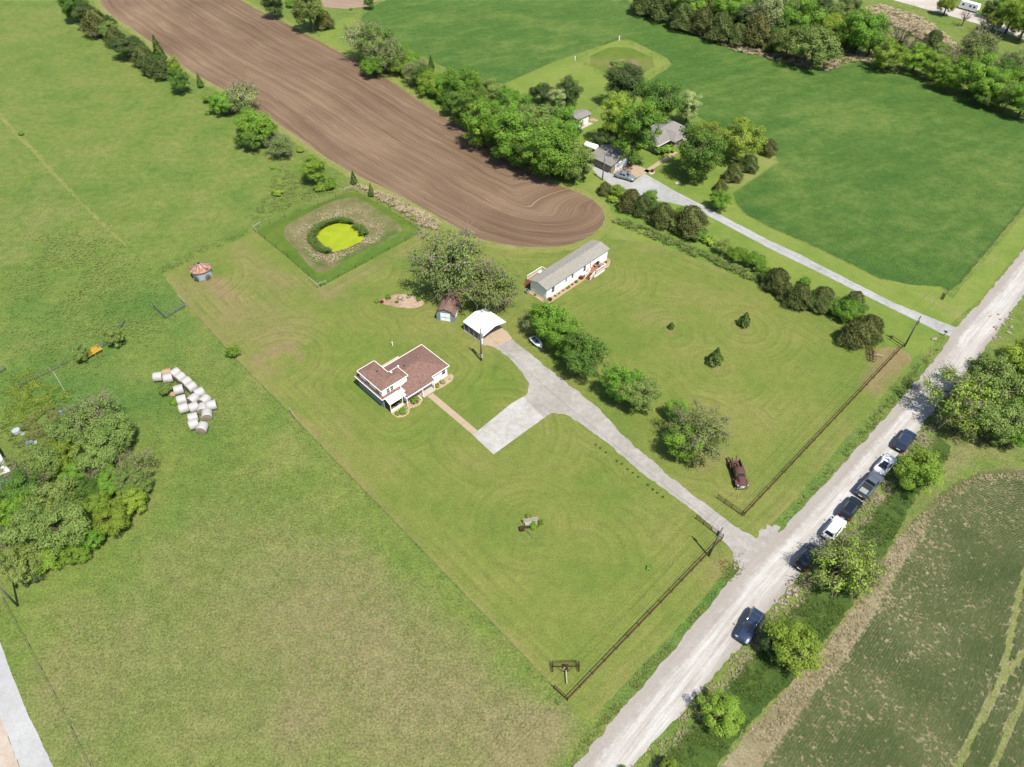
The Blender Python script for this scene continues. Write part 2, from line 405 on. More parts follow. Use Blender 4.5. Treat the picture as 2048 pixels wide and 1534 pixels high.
LAWN = [(325, 547), (352, 585), (380, 621), (425, 668), (470, 716), (530, 775), (590, 837), (675, 925), (760, 1013), (880, 1137), (1000, 1262), (1070, 1335), (1130, 1398),
        (1150, 1425), (1168, 1438), (1182, 1436), (1199, 1422), (1236, 1380), (1299, 1315), (1374, 1237), (1414, 1187), (1444, 1150), (1462, 1128), (1500, 1090), (1536, 1055), (1586, 1005), (1648, 930),
        (1711, 855), (1786, 768), (1815, 735), (1824, 722), (1820, 708), (1806, 700), (1790, 694), (1740, 697), (1690, 657), (1640, 627), (1560, 590), (1460, 547), (1330, 494), (1265, 482), (1215, 478),
        (1150, 480), (1040, 482), (960, 460), (880, 437), (846, 455), (842, 466), (760, 510), (642, 574), (575, 515), (508, 461), (498, 470), (410, 508)]
LAWNW = GP(LAWN)
HOUSEP = GP([(712, 762), (765, 712), (845, 690), (900, 735), (862, 775), (790, 830)])
MHP = GP([(1060, 582), (1212, 525), (1218, 555), (1100, 610)])
def mow_lawn(X, Y):
    d1 = polydist(X, Y, LAWNW); d = d1.copy()
    d = np.minimum(d, polydist(X, Y, HOUSEP) + 0.35); d = np.minimum(d, polydist(X, Y, MHP) + 0.7)
    for (x, y, r) in [(895, 560, 9), (800, 600, 4.5), (1075, 660, 5), (1160, 730, 5), (1260, 800, 5), (1385, 890, 6), (1060, 1048, 2.5), (1435, 735, 1), (1487, 655, 1), (1343, 665, .5), (1475, 950, 3), (560, 718, 4), (1000, 860, 4), (400, 555, 3), (1165, 1110, .5), (860, 640, 5)]:
        p = G(x, y); d = np.minimum(d, np.abs(np.hypot(X - p.x, Y - p.y) - r) + 0.5)
    return d
def dry_lawn(X, Y):
    d = patches(X, Y, [([(540, 620), (610, 680)], 5.0, 0.36), ([(640, 760), (700, 860)], 4.5, 0.4), ([(400, 570), (520, 680)], 7, 0.5), ([(700, 600), (560, 560)], 4, 0.3), ([(480, 500), (560, 570)], 4, 0.4), ([(545, 705), (575, 690), (604, 716)], 1.0, 0.6), ([(512, 722), (545, 748), (600, 720)], 1.0, 0.45), ([(512, 720), (545, 705)], 1.0, 0.5),
                       ([(430, 565), (455, 590)], 1.6, 0.9), ([(900, 920), (1000, 1000)], 7, 0.2), ([(1150, 930), (1330, 1060)], 5, 0.26), ([(1040, 1180), (1200, 1150)], 7, 0.12), ([(1240, 1040)], 5, 0.2),
                       ([(1745, 770), (1790, 715), (1812, 715)], 2.6, 1.0), ([(1758, 715), (1785, 700)], 2.0, 0.8), ([(1700, 840), (1640, 920), (1550, 1030)], 1.6, 0.42), ([(1180, 1420), (1300, 1300), (1440, 1140)], 2.0, 0.3), ([(1470, 1110), (1440, 1130)], 2.5, 0.5),
                       ([(590, 830), (760, 1005), (1000, 1255), (1120, 1385)], 0.9, 0.5), ([(470, 716), (590, 832)], 0.9, 0.35), ([(330, 550), (470, 712)], 0.8, 0.3), ([(1100, 560), (1200, 600), (1420, 590)], 6, 0.22), ([(1340, 655), (1290, 640)], 4, 0.3), ([(1435, 742)], 1.2, 0.9), ([(1490, 660)], 1.2, 0.8), ([(1345, 668)], 0.9, 0.7),
                       ([(1400, 930), (1440, 915)], 2.2, 0.6), ([(1060, 1062)], 2, 0.4), ([(650, 590), (760, 530), (850, 475)], 2.0, 0.45), ([(1460, 550), (1330, 497), (1260, 487)], 1.3, 0.4),
                       ([(960, 790), (920, 760), (1000, 760)], 5, -0.30), ([(740, 680), (700, 780), (820, 850)], 7, -0.34), ([(640, 760), (680, 700)], 7, -0.2), ([(1080, 900), (1250, 1080)], 6, -0.1), ([(900, 1100), (1100, 1050), (1250, 1200)], 12, -0.12), ([(1200, 560), (1300, 560)], 5, -0.1), ([(1250, 700), (1600, 800)], 14, -0.12)])
    return d
sheet('lawn', LAWNW, 0.012, M['lawn'], step=1.1, jit=0.16, seed=2, dry=dry_lawn, mow=mow_lawn)

YARD = [(640, 60), (690, 35), (712, 34), (735, 55), (800, 95), (870, 138), (950, 175), (1010, 168), (1120, 120), (1240, 80), (1262, 82), (1335, 118), (1342, 128), (1290, 165), (1300, 185), (1390, 235), (1450, 270), (1545, 315),
        (1555, 325), (1462, 386), (1470, 410), (1490, 430), (1536, 455), (1620, 492), (1690, 525), (1760, 560), (1880, 575), (1905, 600), (1925, 572), (2048, 428), (2150, 315), (2220, 330), (2120, 410), (2047, 490), (1961, 597), (1900, 650), (1850, 705),
        (1825, 715), (1790, 694), (1740, 697), (1690, 657), (1640, 627), (1560, 590), (1460, 547), (1330, 494), (1265, 482), (1215, 478), (1205, 430), (1170, 384), (1100, 365), (1024, 330), (900, 240), (760, 150), (640, 85)]
def dry_yard(X, Y):
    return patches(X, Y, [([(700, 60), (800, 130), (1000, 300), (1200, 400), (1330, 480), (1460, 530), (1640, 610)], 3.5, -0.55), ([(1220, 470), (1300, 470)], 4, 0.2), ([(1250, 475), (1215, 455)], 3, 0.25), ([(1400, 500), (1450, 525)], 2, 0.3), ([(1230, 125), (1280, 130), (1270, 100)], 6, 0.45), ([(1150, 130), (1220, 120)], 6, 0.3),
                          ([(1500, 345), (1450, 365)], 3, 0.7), ([(1540, 325)], 3, 0.7), ([(1440, 420), (1470, 440), (1600, 500)], 2, 0.15), ([(1860, 600), (1900, 620)], 3, 0.45), ([(1160, 240)], 2, 0.8), ([(1330, 340), (1400, 360)], 6, -0.2), ([(2040, 450), (1930, 590)], 2.5, 0.25)])
sheet('yard', GP(YARD), 0.008, M['yard'], step=2.2, jit=0.25, seed=3, dry=dry_yard)
HAY = [(725, 30), (722, 40), (735, 55), (780, 78), (830, 105), (900, 140), (990, 165), (1005, 168), (1120, 118), (1240, 78), (1262, 80), (1335, 116), (1345, 128), (1338, 136), (1295, 163), (1310, 185), (1395, 232), (1455, 268), (1550, 312), (1560, 325), (1466, 386), (1475, 410),
       (1495, 430), (1536, 452), (1620, 489), (1690, 522), (1760, 557), (1830, 570), (1880, 573), (1900, 582), (1925, 560), (2055, 405), (2200, 240), (2230, 250), (2060, 243), (1930, 202), (1860, 172), (1790, 142), (1720, 122), (1650, 142), (1600, 132), (1540, 112), (1470, 102), (1400, 72),
       (1340, 50), (1270, 14), (1230, -20), (1000, -25), (800, -12), (755, 8)]
def dry_hay(X, Y):
    return patches(X, Y, [([(850, 40), (1000, 30), (1150, 60), (1220, 70)], 8, 0.40), ([(900, 100), (1000, 90)], 8, 0.3), ([(1420, 190), (1600, 210), (1800, 240)], 14, 0.32), ([(1560, 330), (1700, 250)], 12, 0.28), ([(1900, 420), (1980, 330)], 13, 0.36), ([(1600, 430), (1650, 480)], 8, 0.2), ([(1570, 350)], 5, 0.35),
                          ([(1100, 130), (1020, 150), (900, 130)], 6, -0.3), ([(1380, 110), (1500, 160), (1560, 260)], 8, -0.3), ([(1500, 420), (1650, 500), (1800, 560)], 4, -0.5), ([(1700, 330), (1900, 500)], 14, -0.25), ([(1600, 140), (1800, 160)], 4, -0.3), ([(1380, 225), (1500, 275)], 4, -0.4)])
sheet('hay_field', GP(HAY), 0.018, M['hay'], step=2.5, jit=0.3, seed=4, dry=dry_hay)

# tilled field with its grassy margin
PL = [(190, -30), (200, 0), (207, 17), (250, 48), (300, 82), (375, 140), (450, 180), (512, 215), (562, 250), (637, 305), (712, 350), (787, 384), (887, 439), (950, 476), (1023, 492)]
PR = [(440, -30), (482, 0), (512, 20), (562, 42), (637, 82), (687, 110), (762, 150), (862, 217), (937, 265), (1024, 329), (1100, 365), (1174, 392)]
PEND = [(1100, 496), (1150, 487), (1190, 468), (1207, 448), (1211, 432), (1197, 409)]
PLW, PRW = GP(PL), GP(PR)
FIELD = smooth_poly(GP(PL + PEND) + list(reversed(PRW)), 1)
def mow_field(X, Y):
    dl = polydist(X, Y, GP(PL + PEND), False); dr = polydist(X, Y, list(reversed(GP(PR))), False)
    t = dl / (dl + dr + 1e-6)
    return np.where(t < 0.5, dl, dl) * 0.65 + (60 - dr) * 0.35
def along_field(X, Y):
    a, b = G(300, 40), G(1000, 420); d = (b - a).normalized()
    return (X - a.x) * d.x + (Y - a.y) * d.y
def offset_poly(P, o):
    ar = sum(P[i].x * P[(i + 1) % len(P)].y - P[(i + 1) % len(P)].x * P[i].y for i in range(len(P))); sg = 1 if ar > 0 else -1; Q = []
    for i in range(len(P)):
        d = (P[(i + 1) % len(P)] - P[i - 1]); d.z = 0; d.normalize(); Q.append(P[i] + Vector((d.y, -d.x, 0)) * o * sg)
    return Q
sheet('field_margin', offset_poly(FIELD, 2.2), 0.015, M['fieldedge'], step=2.5, jit=0.5, seed=5,
      dry=lambda X, Y: patches(X, Y, [(PL[2:], 1.6, 0.5), (PR[2:], 1.5, -0.45), ([(1190, 480), (1215, 450), (1195, 405)], 2, -0.3)]))
sheet('tilled_field', FIELD, 0.024, M['soil'], step=1.5, jit=0.22, seed=6, mow=mow_field, along=along_field)
sheet('distant_field', GP([(640, 0), (648, 14), (690, 18), (735, 13), (752, 2), (790, -14), (820, -30), (640, -30)]), 0.022, M['soil2'], step=4, jit=0.3, seed=7, mow=lambda X, Y: X * 0.3 + Y * 0.9, along=lambda X, Y: X)

# roads and drives
RL = [(1060, 1640), (1150, 1534), (1224, 1442), (1274, 1385), (1349, 1297), (1399, 1237), (1449, 1177), (1469, 1150), (1536, 1084), (1586, 1036), (1641, 978), (1686, 928), (1736, 873), (1786, 818), (1822, 776), (1886, 698), (1906, 660), (1961, 604), (2047, 499), (2170, 350), (2330, 160), (2440, 30)]
RR = [(1180, 1640), (1264, 1534), (1324, 1467), (1399, 1387), (1464, 1312), (1524, 1239), (1598, 1150), (1641, 1096), (1723, 1000), (1798, 908), (1861, 830), (1908, 770), (1961, 709), (2011, 640), (2047, 593), (2170, 436), (2330, 230), (2440, 90)]
RLW, RRW = GP(RL), GP(RR)
sheet('gravel_road', RLW + list(reversed(RRW)), 0.036, M['road'], step=1.4, jit=0.34, seed=8, mow=lambda X, Y: polydist(X, Y, RLW, False), along=lambda X, Y: (X + Y) * 0.7071)
DRIVE = [(1500, 1150), (1478, 1118), (1455, 1090), (1400, 1032), (1340, 987), (1280, 942), (1210, 884), (1155, 843), (1128, 827), (1108, 826), (1084, 838), (1058, 816), (1040, 799), (1056, 784), (1058, 768), (1045, 745), (1015, 712), (986, 694), (1024, 679),
         (1056, 704), (1087, 730), (1138, 770), (1198, 818), (1260, 885), (1330, 945), (1400, 1000), (1470, 1052), (1512, 1078), (1548, 1070), (1540, 1120)]
sheet('driveway', GP(DRIVE), 0.028, M['drive'], step=1.2, jit=0.32, seed=9)
sheet('parking_slab', GP([(987, 909), (945, 870), (1024, 806), (1046, 794), (1088, 836)]), 0.034, M['parking'], step=1.0, jit=0.05, seed=10)
DR2 = [(1171, 322), (1195, 350), (1230, 375), (1259, 387), (1300, 399), (1340, 405), (1386, 417), (1450, 449), (1535, 495), (1640, 546), (1753, 602), (1881, 666), (1900, 672), (1912, 655), (1886, 645), (1786, 605), (1690, 556), (1600, 509), (1535, 479), (1460, 440), (1400, 408), (1351, 383), (1289, 347), (1262, 366), (1232, 352)]
sheet('side_driveway', GP(DR2), 0.028, M['drive2'], step=1.6, jit=0.14, seed=11)
sheet('lane', GP([(1740, -20), (1790, 1), (1880, 26), (1960, 49), (2060, 83), (2200, 130), (2200, 112), (2060, 66), (1980, 38), (1905, 11), (1860, -6), (1890, -20)]), 0.02, M['lane'], step=3, jit=0.25, seed=12)
sheet('lane_spur', GP([(1850, 8), (1872, 8), (1902, -14), (1870, -14)]), 0.026, M['lane'], step=3, jit=0.3, seed=13)
sheet('paved_road', GP([(-60, 1130), (0, 1282), (20, 1340), (57, 1430), (107, 1534), (160, 1640), (70, 1640), (40, 1534), (0, 1432), (-60, 1290)]), 0.03, M['paved'], step=1.0, jit=0.08, seed=14)
sheet('road_shoulder', GP([(-80, 1240), (-60, 1290), (0, 1432), (40, 1534), (70, 1640), (-80, 1640)]), 0.02, M['sand'], step=1.0, jit=0.25, seed=15)
sheet('worn_track', smooth_poly(GP([(-8, 216), (20, 247), (60, 288), (110, 345), (150, 388), (205, 443), (258, 492), (252, 493), (196, 443), (140, 386), (100, 344), (50, 290), (10, 248), (-16, 222)]), 1), 0.01, M['fieldedge'], step=2, jit=0.6, seed=16, dry=lambda X, Y: np.full(len(X), 0.2))

# the strip between the road and the crop
WH = [(1500, 1570), (1536, 1522), (1568, 1475), (1636, 1382), (1698, 1310), (1748, 1232), (1791, 1151), (1823, 1105), (1873, 1018), (1905, 990), (1936, 975), (1986, 958), (2047, 963), (2160, 985)]
DIN = [(1215, 1640), (1320, 1524), (1400, 1432), (1480, 1340), (1550, 1262), (1625, 1172), (1700, 1080), (1780, 985), (1850, 900), (1875, 870)]
DOUT = [(1910, 900), (1862, 960), (1828, 1000), (1790, 1075), (1745, 1158), (1690, 1230), (1640, 1294), (1560, 1384), (1480, 1474), (1400, 1570), (1340, 1640)]
sheet('ditch', smooth_poly(GP(DIN + DOUT), 1), 0.016, M['ditch'], step=1.2, jit=0.5, seed=17, dry=lambda X, Y: patches(X, Y, [(DIN[1:], 1.2, 0.35)]))
for i, q in enumerate(([(1462, 1092), (1474, 1098), (1494, 1128), (1500, 1150), (1486, 1146), (1478, 1122), (1464, 1112)], [(1508, 1068), (1530, 1052), (1548, 1050), (1560, 1058), (1544, 1080), (1520, 1084)])):
    sheet('worn_corner', smooth_poly(GP(q), 2), 0.022, M['drive'], step=0.5, jit=0.7, seed=80 + i)
sheet('crop_margin', smooth_poly(GP([(1390, 1590), (1480, 1484), (1560, 1394), (1640, 1304), (1690, 1240), (1745, 1168), (1790, 1085), (1828, 1040), (1880, 985), (1940, 950), (2000, 935), (2100, 935), (2100, 975), (1986, 962), (1936, 979), (1875, 1022), (1825, 1109), (1793, 1155), (1750, 1238), (1700, 1316), (1638, 1388), (1570, 1481), (1500, 1575)]), 1), 0.02, M['margin'], step=1.2, jit=0.45, seed=18,
      dry=lambda X, Y: patches(X, Y, [([(1800, 1040), (1850, 1005), (1900, 970), (2000, 950), (2080, 955)], 3.0, -0.9), ([(1660, 1260), (1750, 1150)], 1.0, -0.3)]))
CROP = WH + [(2200, 1640), (1440, 1640)]
sheet('crop_soil', smooth_poly(GP(CROP), 0), 0.026, M['margin'], step=1.5, jit=0.15, seed=19, dry=lambda X, Y: np.full(len(X), -0.12) - 0.2 * (polydist(X, Y, GP(WH), False) > 6))
# ------------------------------------------------------------------ foliage
def quad_mesh(name, Q, tint, tri=False):
    k = 3 if tri else 4
    n = len(Q); me = bpy.data.meshes.new(name)
    me.vertices.add(n * k); me.vertices.foreach_set('co', Q.reshape(-1).astype(np.float32))
    me.loops.add(n * k); me.loops.foreach_set('vertex_index', np.arange(n * k, dtype=np.int32))
    me.polygons.add(n); me.polygons.foreach_set('loop_start', np.arange(0, n * k, k, dtype=np.int32))
    me.update(calc_edges=True); me.validate()
    set_attr(me, 'tint', np.repeat(tint, k)); return me
def unit(v): return v / (np.linalg.norm(v, axis=-1, keepdims=True) + 1e-9)
def leaves(rg, P, N, size, asp=0.62):
    """one small face per leaf spray at points P, facing roughly N"""
    n = len(P); N = unit(N); a = rg.normal(size=(n, 3)); U = unit(np.cross(N, a)); V = np.cross(N, U)
    s = (size * rg.uniform(0.65, 1.35, n))[:, None]
    bend = N * s * 0.25
    return np.stack([P - U * s - bend, P - V * s * asp, P + U * s - bend, P + V * s * asp], 1)
FOL = 1.95
def foliage_mat(name, col, col2, trans=0.3, hue=0.011, val=0.16):
    n = NT(name); t = n.attr('tint')
    oi = n.t.nodes.new('ShaderNodeObjectInfo')
    col = tuple(v * FOL for v in col[:3]) + (1,); col2 = tuple(v * FOL for v in col2[:3]) + (1,)
    c = n.mix(t, col, col2)
    hs = n.t.nodes.new('ShaderNodeHueSaturation')
    n.set(hs.inputs['Hue'], n.rng(oi.outputs['Random'], 0, 1, 0.5 - hue, 0.5 + hue))
    n.set(hs.inputs['Value'], n.rng(n.mth('FRACT', n.mth('MULTIPLY', oi.outputs['Random'], 7.13)), 0, 1, 1 - val, 1 + val))
    n.set(hs.inputs['Color'], c)
    d = n.bsdf(hs.outputs[0], 0.62, 0.22)
    tr = n.t.nodes.new('ShaderNodeBsdfTranslucent'); n.t.links.new(hs.outputs[0], tr.inputs[0])
    mx = n.t.nodes.new('ShaderNodeMixShader'); mx.inputs[0].default_value = trans
    n.t.links.new(d, mx.inputs[1]); n.t.links.new(tr.outputs[0], mx.inputs[2])
    return n.done(mx.outputs[0])
M['lime'] = foliage_mat('lime_leaves', A(120, 152, 44), A(168, 190, 78), 0.35)
M['gold'] = foliage_mat('gold_leaves', A(126, 148, 46), A(170, 184, 78), 0.35, val=0.1)
M['decid'] = foliage_mat('green_leaves', A(92, 140, 40), A(148, 184, 70), 0.34)
M['deep'] = foliage_mat('deep_green_leaves', A(72, 110, 40), A(118, 148, 60), 0.3)
M['dark'] = foliage_mat('dark_green_leaves', A(56, 80, 38), A(104, 122, 66), 0.22)
M['olive'] = foliage_mat('olive_leaves', A(98, 124, 54), A(156, 174, 92), 0.3)
M['pale'] = foliage_mat('pale_leaves', A(146, 170, 96), A(196, 208, 138), 0.35)
M['cedar'] = foliage_mat('cedar_sprays', A(78, 90, 42), A(130, 136, 74), 0.15, hue=0.03)
M['pine'] = foliage_mat('pine_needles', A(72, 98, 40), A(126, 146, 70), 0.15)
M['red'] = foliage_mat('red_leaves', A(110, 26, 34), A(160, 50, 58), 0.3)
M['bark'] = solid('grey_bark', A(128, 112, 96), 0.95, 0.1, var=0.35, sc=2.5)
M['twig'] = solid('pale_twigs', A(178, 164, 142), 0.95, 0.1, var=0.2, sc=2.0)

def limb(mb, rg, a, b, r0, r1, n=4, seg=4, wob=0.08):
    a, b = np.array(a, float), np.array(b, float); L = np.linalg.norm(b - a); pts = []; rr = []
    for i in range(seg + 1):
        t = i / seg; p = a + (b - a) * t + (rg.normal(size=3) * wob * L * math.sin(math.pi * t)); p[2] += 0.10 * L * math.sin(math.pi * t)
        pts.append(p); rr.append(r0 + (r1 - r0) * t)
    mb.tube(pts, rr, n, caps=False); return pts
def broadleaf(seed, nclump=88, per=230, leaf=0.0275, zc=1.02, zr=0.92, twigs=0, spread=0.215, low=-0.88, gap=0.0):
    rg = np.random.default_rng(seed)
    lobes = unit(rg.normal(size=(5, 3))); lw = rg.uniform(-0.28, 0.30, 5)
    cs = []; rs = []
    i = 0
    while len(cs) < nclump:
        d = unit(rg.normal(size=3)); i += 1
        if d[2] < low: continue
        q = rg.uniform(0.5, 0.92) if i % 5 else rg.uniform(0.15, 0.5)
        q *= 1 + float(np.sum(lw * np.clip(lobes @ d, 0, 1) ** 2))
        cs.append(np.array([d[0] * q, d[1] * q, d[2] * q * zr + zc])); rs.append(rg.uniform(0.5, 1.35) * spread)
    Q = []; T = []; cen = np.array([0, 0, zc - 0.25])
    for c, r in zip(cs, rs):
        m = int(per * (r / spread) ** 2 * rg.uniform(0.7, 1.2))
        d = unit(rg.normal(size=(m, 3)) * [1, 1, 0.8]); rad = r * rg.uniform(0.3, 1.10, m) ** 0.65
        P = c + d * rad[:, None] * [1, 1, 0.78]
        N = d * 0.9 + unit(P - cen) * 0.7 + rg.normal(size=(m, 3)) * 0.55 + [0, 0, 0.45]
        Q.append(leaves(rg, P, N, leaf)); T.append(np.clip(rg.uniform(0.1, 0.9) * 0.6 + rg.uniform(0, 1, m) * 0.4, 0, 1))
    Q = np.concatenate(Q); T = np.concatenate(T); Q[..., 2] = np.maximum(Q[..., 2], 0.03)
    crown = quad_mesh('crown', Q, T)
    mb = MB(); top = np.array([rg.normal() * 0.04, rg.normal() * 0.04, zc * 0.62])
    limb(mb, rg, (0, 0, -0.05), top, 0.075, 0.055, 7, 3, 0.03)
    order = sorted(range(len(cs)), key=lambda k: -np.linalg.norm(cs[k][:2]))
    mains = []
    for k in order[::max(1, len(order) // 9)][:9]:
        pts = limb(mb, rg, top, cs[k] * [0.8, 0.8, 1] , 0.042, 0.014, 5, 4); mains += pts[1:]
    mains = np.array(mains)
    for c in cs:
        j = int(np.argmin(np.linalg.norm(mains - c, axis=1))); limb(mb, rg, mains[j], c, 0.015, 0.005, 3, 2)
    trunk = mb.mesh('trunk', True)
    tw = None
    if twigs:
        mb = MB()
        for _ in range(twigs):
            c = cs[rg.integers(len(cs))]; d = unit(rg.normal(size=3) + unit(c - cen) * 1.1)
            e = c + d * rg.uniform(0.18, 0.42); e[2] = max(e[2], 0.05); limb(mb, rg, c - d * 0.1, e, 0.010, 0.004, 3, 2, 0.06)
        tw = mb.mesh('twigs')
    return trunk, crown, tw
def bare(seed, n=60):
    rg = np.random.default_rng(seed); mb = MB(); tw = MB(); top = np.array([0, 0, 0.55]); limb(mb, rg, (0, 0, -0.05), top, 0.06, 0.045, 6, 3, 0.03)
    nodes = []
    for k in range(9):
        a = 2 * math.pi * k / 9 + rg.uniform(-.3, .3); e = np.array([math.cos(a) * rg.uniform(.4, .9), math.sin(a) * rg.uniform(.4, .9), rg.uniform(1.0, 1.9)]); nodes += limb(mb, rg, top, e, 0.036, 0.01, 4, 4, .06)[1:]
    for _ in range(n * 4):
        c = np.array(nodes[rg.integers(len(nodes))]); d = unit(rg.normal(size=3) + np.array([c[0], c[1], 0.5])); limb(tw, rg, c, c + d * rg.uniform(.15, .45), 0.011, 0.004, 3, 2, .06)
    return mb.mesh('trunk', True), None, tw.mesh('twigs')
def conifer(seed, n=5200, h=2.1, leaf=0.06, prof=0.75, base=0.12, up=0.5):
    """a dense tapering evergreen: sprays on a lumpy cone, skirts to the ground"""
    rg = np.random.default_rng(seed); ph = rg.uniform(0, 6.28, 6); Q = []; T = []
    z = rg.uniform(0, 1, n) ** 1.25; a = rg.uniform(0, 2 * math.pi, n)
    lump = 1 + 0.13 * np.sin(3 * a + ph[0] + 5 * z) + 0.11 * np.sin(5 * a + ph[1] - 9 * z) + 0.08 * np.sin(8 * a + ph[2] + 17 * z)
    rr = (np.clip(z / 0.16, 0.35, 1)) * (1 - z) ** prof * lump
    q = rg.uniform(0.55, 1.0, n) ** 0.5
    P = np.stack([np.cos(a) * rr * q, np.sin(a) * rr * q, base + z * (h - base)], 1); P += rg.normal(size=P.shape) * 0.03
    out = np.stack([np.cos(a), np.sin(a), np.full(n, up)], 1)
    N = unit(out) * 0.8 + rg.normal(size=(n, 3)) * 0.55 + [0, 0, .25]
    Q = leaves(rg, P, N, leaf, 0.42); T = np.clip(0.35 + 0.35 * np.sin(4 * a + 11 * z + ph[3]) + rg.uniform(-.3, .3, n), 0, 1)
    crown = quad_mesh('crown', Q, T)
    mb = MB(); limb(mb, rg, (0, 0, -0.05), (0, 0, h * 0.85), 0.06, 0.012, 6, 4, 0.01)
    return mb.mesh('trunk', True), crown, None

PROTO = {'decid': [broadleaf(s) for s in (11, 12, 13)], 'tall': [broadleaf(s, 96, 225, 0.028, 1.5, 1.35, spread=0.21) for s in (21, 22)],
         'low': [broadleaf(s, 70, 225, 0.030, 0.72, 0.78, low=-0.5, spread=0.22) for s in (31, 32, 33)], 'sparse': [broadleaf(s, 100, 70, 0.030, 0.95, 0.72, twigs=420, spread=0.22) for s in (41, 42, 43)],
         'cedar': [conifer(s, 9000, 1.55, 0.045, 0.42) for s in (51, 52, 53)], 'slim': [conifer(s, 2600, 3.6, 0.11, 0.8) for s in (61, 62)], 'pine': [conifer(s, 2200, 2.2, 0.09, 0.85) for s in (71, 72)],
         'bush': [broadleaf(s, 20, 110, 0.10, 0.55, 0.6, low=-0.35, spread=0.36) for s in (81, 82)], 'bare': [bare(s) for s in (91, 92)], 'ball': [broadleaf(s, 60, 70, 0.07, 0.62, 0.75, low=-0.75, spread=0.22) for s in (95,)]}
# kind: (mesh family, leaf material, crown-centre height in radii, name, look)
KIND = {'lime': ('decid', 'lime', 1.02, 'leafy_tree', 'yellow-green leafy tree'), 'limetall': ('tall', 'lime', 1.5, 'leafy_tree', 'tall yellow-green tree'), 'limelow': ('low', 'lime', 0.72, 'leafy_shrub', 'low yellow-green tree'),
        'gold': ('decid', 'gold', 1.02, 'leafy_tree', 'golden leafy tree'), 'decid': ('decid', 'decid', 1.02, 'leafy_tree', 'fresh green leafy tree'), 'decidlow': ('low', 'decid', 0.72, 'leafy_shrub', 'low green tree'), 'decidtall': ('tall', 'decid', 1.5, 'leafy_tree', 'tall fresh green tree'),
        'deep': ('decid', 'deep', 1.02, 'leafy_tree', 'deep green leafy tree'), 'deeplow': ('low', 'deep', 0.72, 'leafy_shrub', 'low deep green tree'), 'dark': ('decid', 'dark', 1.02, 'leafy_tree', 'dark green round tree'), 'darklow': ('low', 'dark', 0.72, 'leafy_shrub', 'low dark tree'),
        'olive': ('sparse', 'olive', 0.95, 'twiggy_tree', 'thin twiggy olive tree'), 'olivefull': ('decid', 'olive', 1.02, 'leafy_tree', 'olive green leafy tree'), 'olivelow': ('low', 'olive', 0.72, 'leafy_shrub', 'low olive tree'), 'limesparse': ('sparse', 'lime', 0.95, 'twiggy_tree', 'thin yellow-green tree'),
        'pale': ('tall', 'pale', 1.5, 'leafy_tree', 'pale silvery-green tree'), 'palesparse': ('sparse', 'pale', 0.95, 'twiggy_tree', 'pale thin tree'), 'cedar': ('cedar', 'cedar', 0.72, 'cedar_tree', 'dark bushy cedar'), 'slim': ('slim', 'pine', 1.5, 'cedar_tree', 'slim pointed evergreen'),
        'pine': ('pine', 'pine', 0.95, 'pine_tree', 'small young pine'), 'bush': ('bush', 'decid', 0.55, 'shrub', 'small green bush'), 'limebush': ('bush', 'lime', 0.55, 'shrub', 'small yellow-green bush'), 'bare': ('bare', None, 1.1, 'bare_tree', 'bare grey tree')}
NTREE = 0
def tree(cx, cy, wpx, kind, label, group, seed=0, big=1.0):
    """wpx: crown width in the photo; stands where its crown centre lies"""
    global NTREE
    fam, lm, hc, nm, look = KIND[kind]
    r = 3.0
    for _ in range(5):
        P = G(cx, cy, hc * r); r = wpx / 2 * mpp(P) * big
    rg = random.Random(NTREE * 17 + 5); NTREE += 1
    t = thing(nm, label, 'shrub' if nm in ('shrub', 'leafy_shrub') else 'tree', (P.x, P.y, 0), rg.uniform(0, 6.28), group)
    t.scale = (r * rg.uniform(0.95, 1.05), r * rg.uniform(0.95, 1.05), r * rg.uniform(0.92, 1.08))
    tr, cr, tw = PROTO[fam][rg.randrange(len(PROTO[fam]))]
    def put(name, me, mat):
        o = bpy.data.objects.new(name, me); COL.objects.link(o); o.parent = t
        if not me.materials: me.materials.append(mat)
        o.material_slots[0].link = 'OBJECT'; o.material_slots[0].material = mat
    put('trunk', tr, M['bark'])
    if cr: put('crown', cr, M[lm])
    if tw: put('twigs', tw, M['twig'])
    return t
def row(where, items, axis='y', frm='far end', group=None, big=1.15):
    key = (lambda i: i[1]) if axis == 'y' else (lambda i: i[0])
    items = sorted(items, key=key); cnt = {}
    for it in items: cnt[it[3]] = cnt.get(it[3], 0) + 1
    seen = {}
    for it in items:
        k = it[3]; seen[k] = seen.get(k, 0) + 1; look = KIND[k][4]
        if len(it) > 4: lab = it[4]
        elif cnt[k] == 1: lab = f'{look}, the only such one in {where}'
        else: lab = f'{look}, {ORD[seen[k]-1]} such from {frm} in {where}'
        tree(it[0], it[1], it[2], k, lab, group or 'trees in ' + where, big=big)
row('the hedgerow left of the tilled field', [(146, 8, 52, 'deep'), (172, 30, 44, 'dark'), (192, 48, 50, 'cedar'), (212, 58, 36, 'olivelow'), (223, 52, 16, 'slim'), (228, 74, 38, 'cedar'), (256, 92, 54, 'darklow'), (286, 112, 42, 'cedar'), (318, 108, 24, 'slim'), (302, 132, 38, 'cedar'), (324, 138, 40, 'cedar'),
     (350, 135, 26, 'limetall'), (358, 160, 40, 'deep'), (399, 163, 13, 'slim'), (416, 196, 20, 'limelow'), (445, 206, 50, 'decidlow'), (482, 192, 58, 'palesparse'), (416, 225, 10, 'bush'), (508, 250, 68, 'decid'), (562, 288, 48, 'olive'), (505, 270, 60, 'deeplow'), (190, 68, 18, 'bare'), (160, 20, 40, 'deeplow'), (270, 100, 40, 'darklow'), (310, 125, 36, 'deeplow'), (205, 52, 40, 'darklow'), (465, 205, 40, 'decidlow'), (530, 262, 44, 'deeplow')], 'y', 'top', big=1.25)
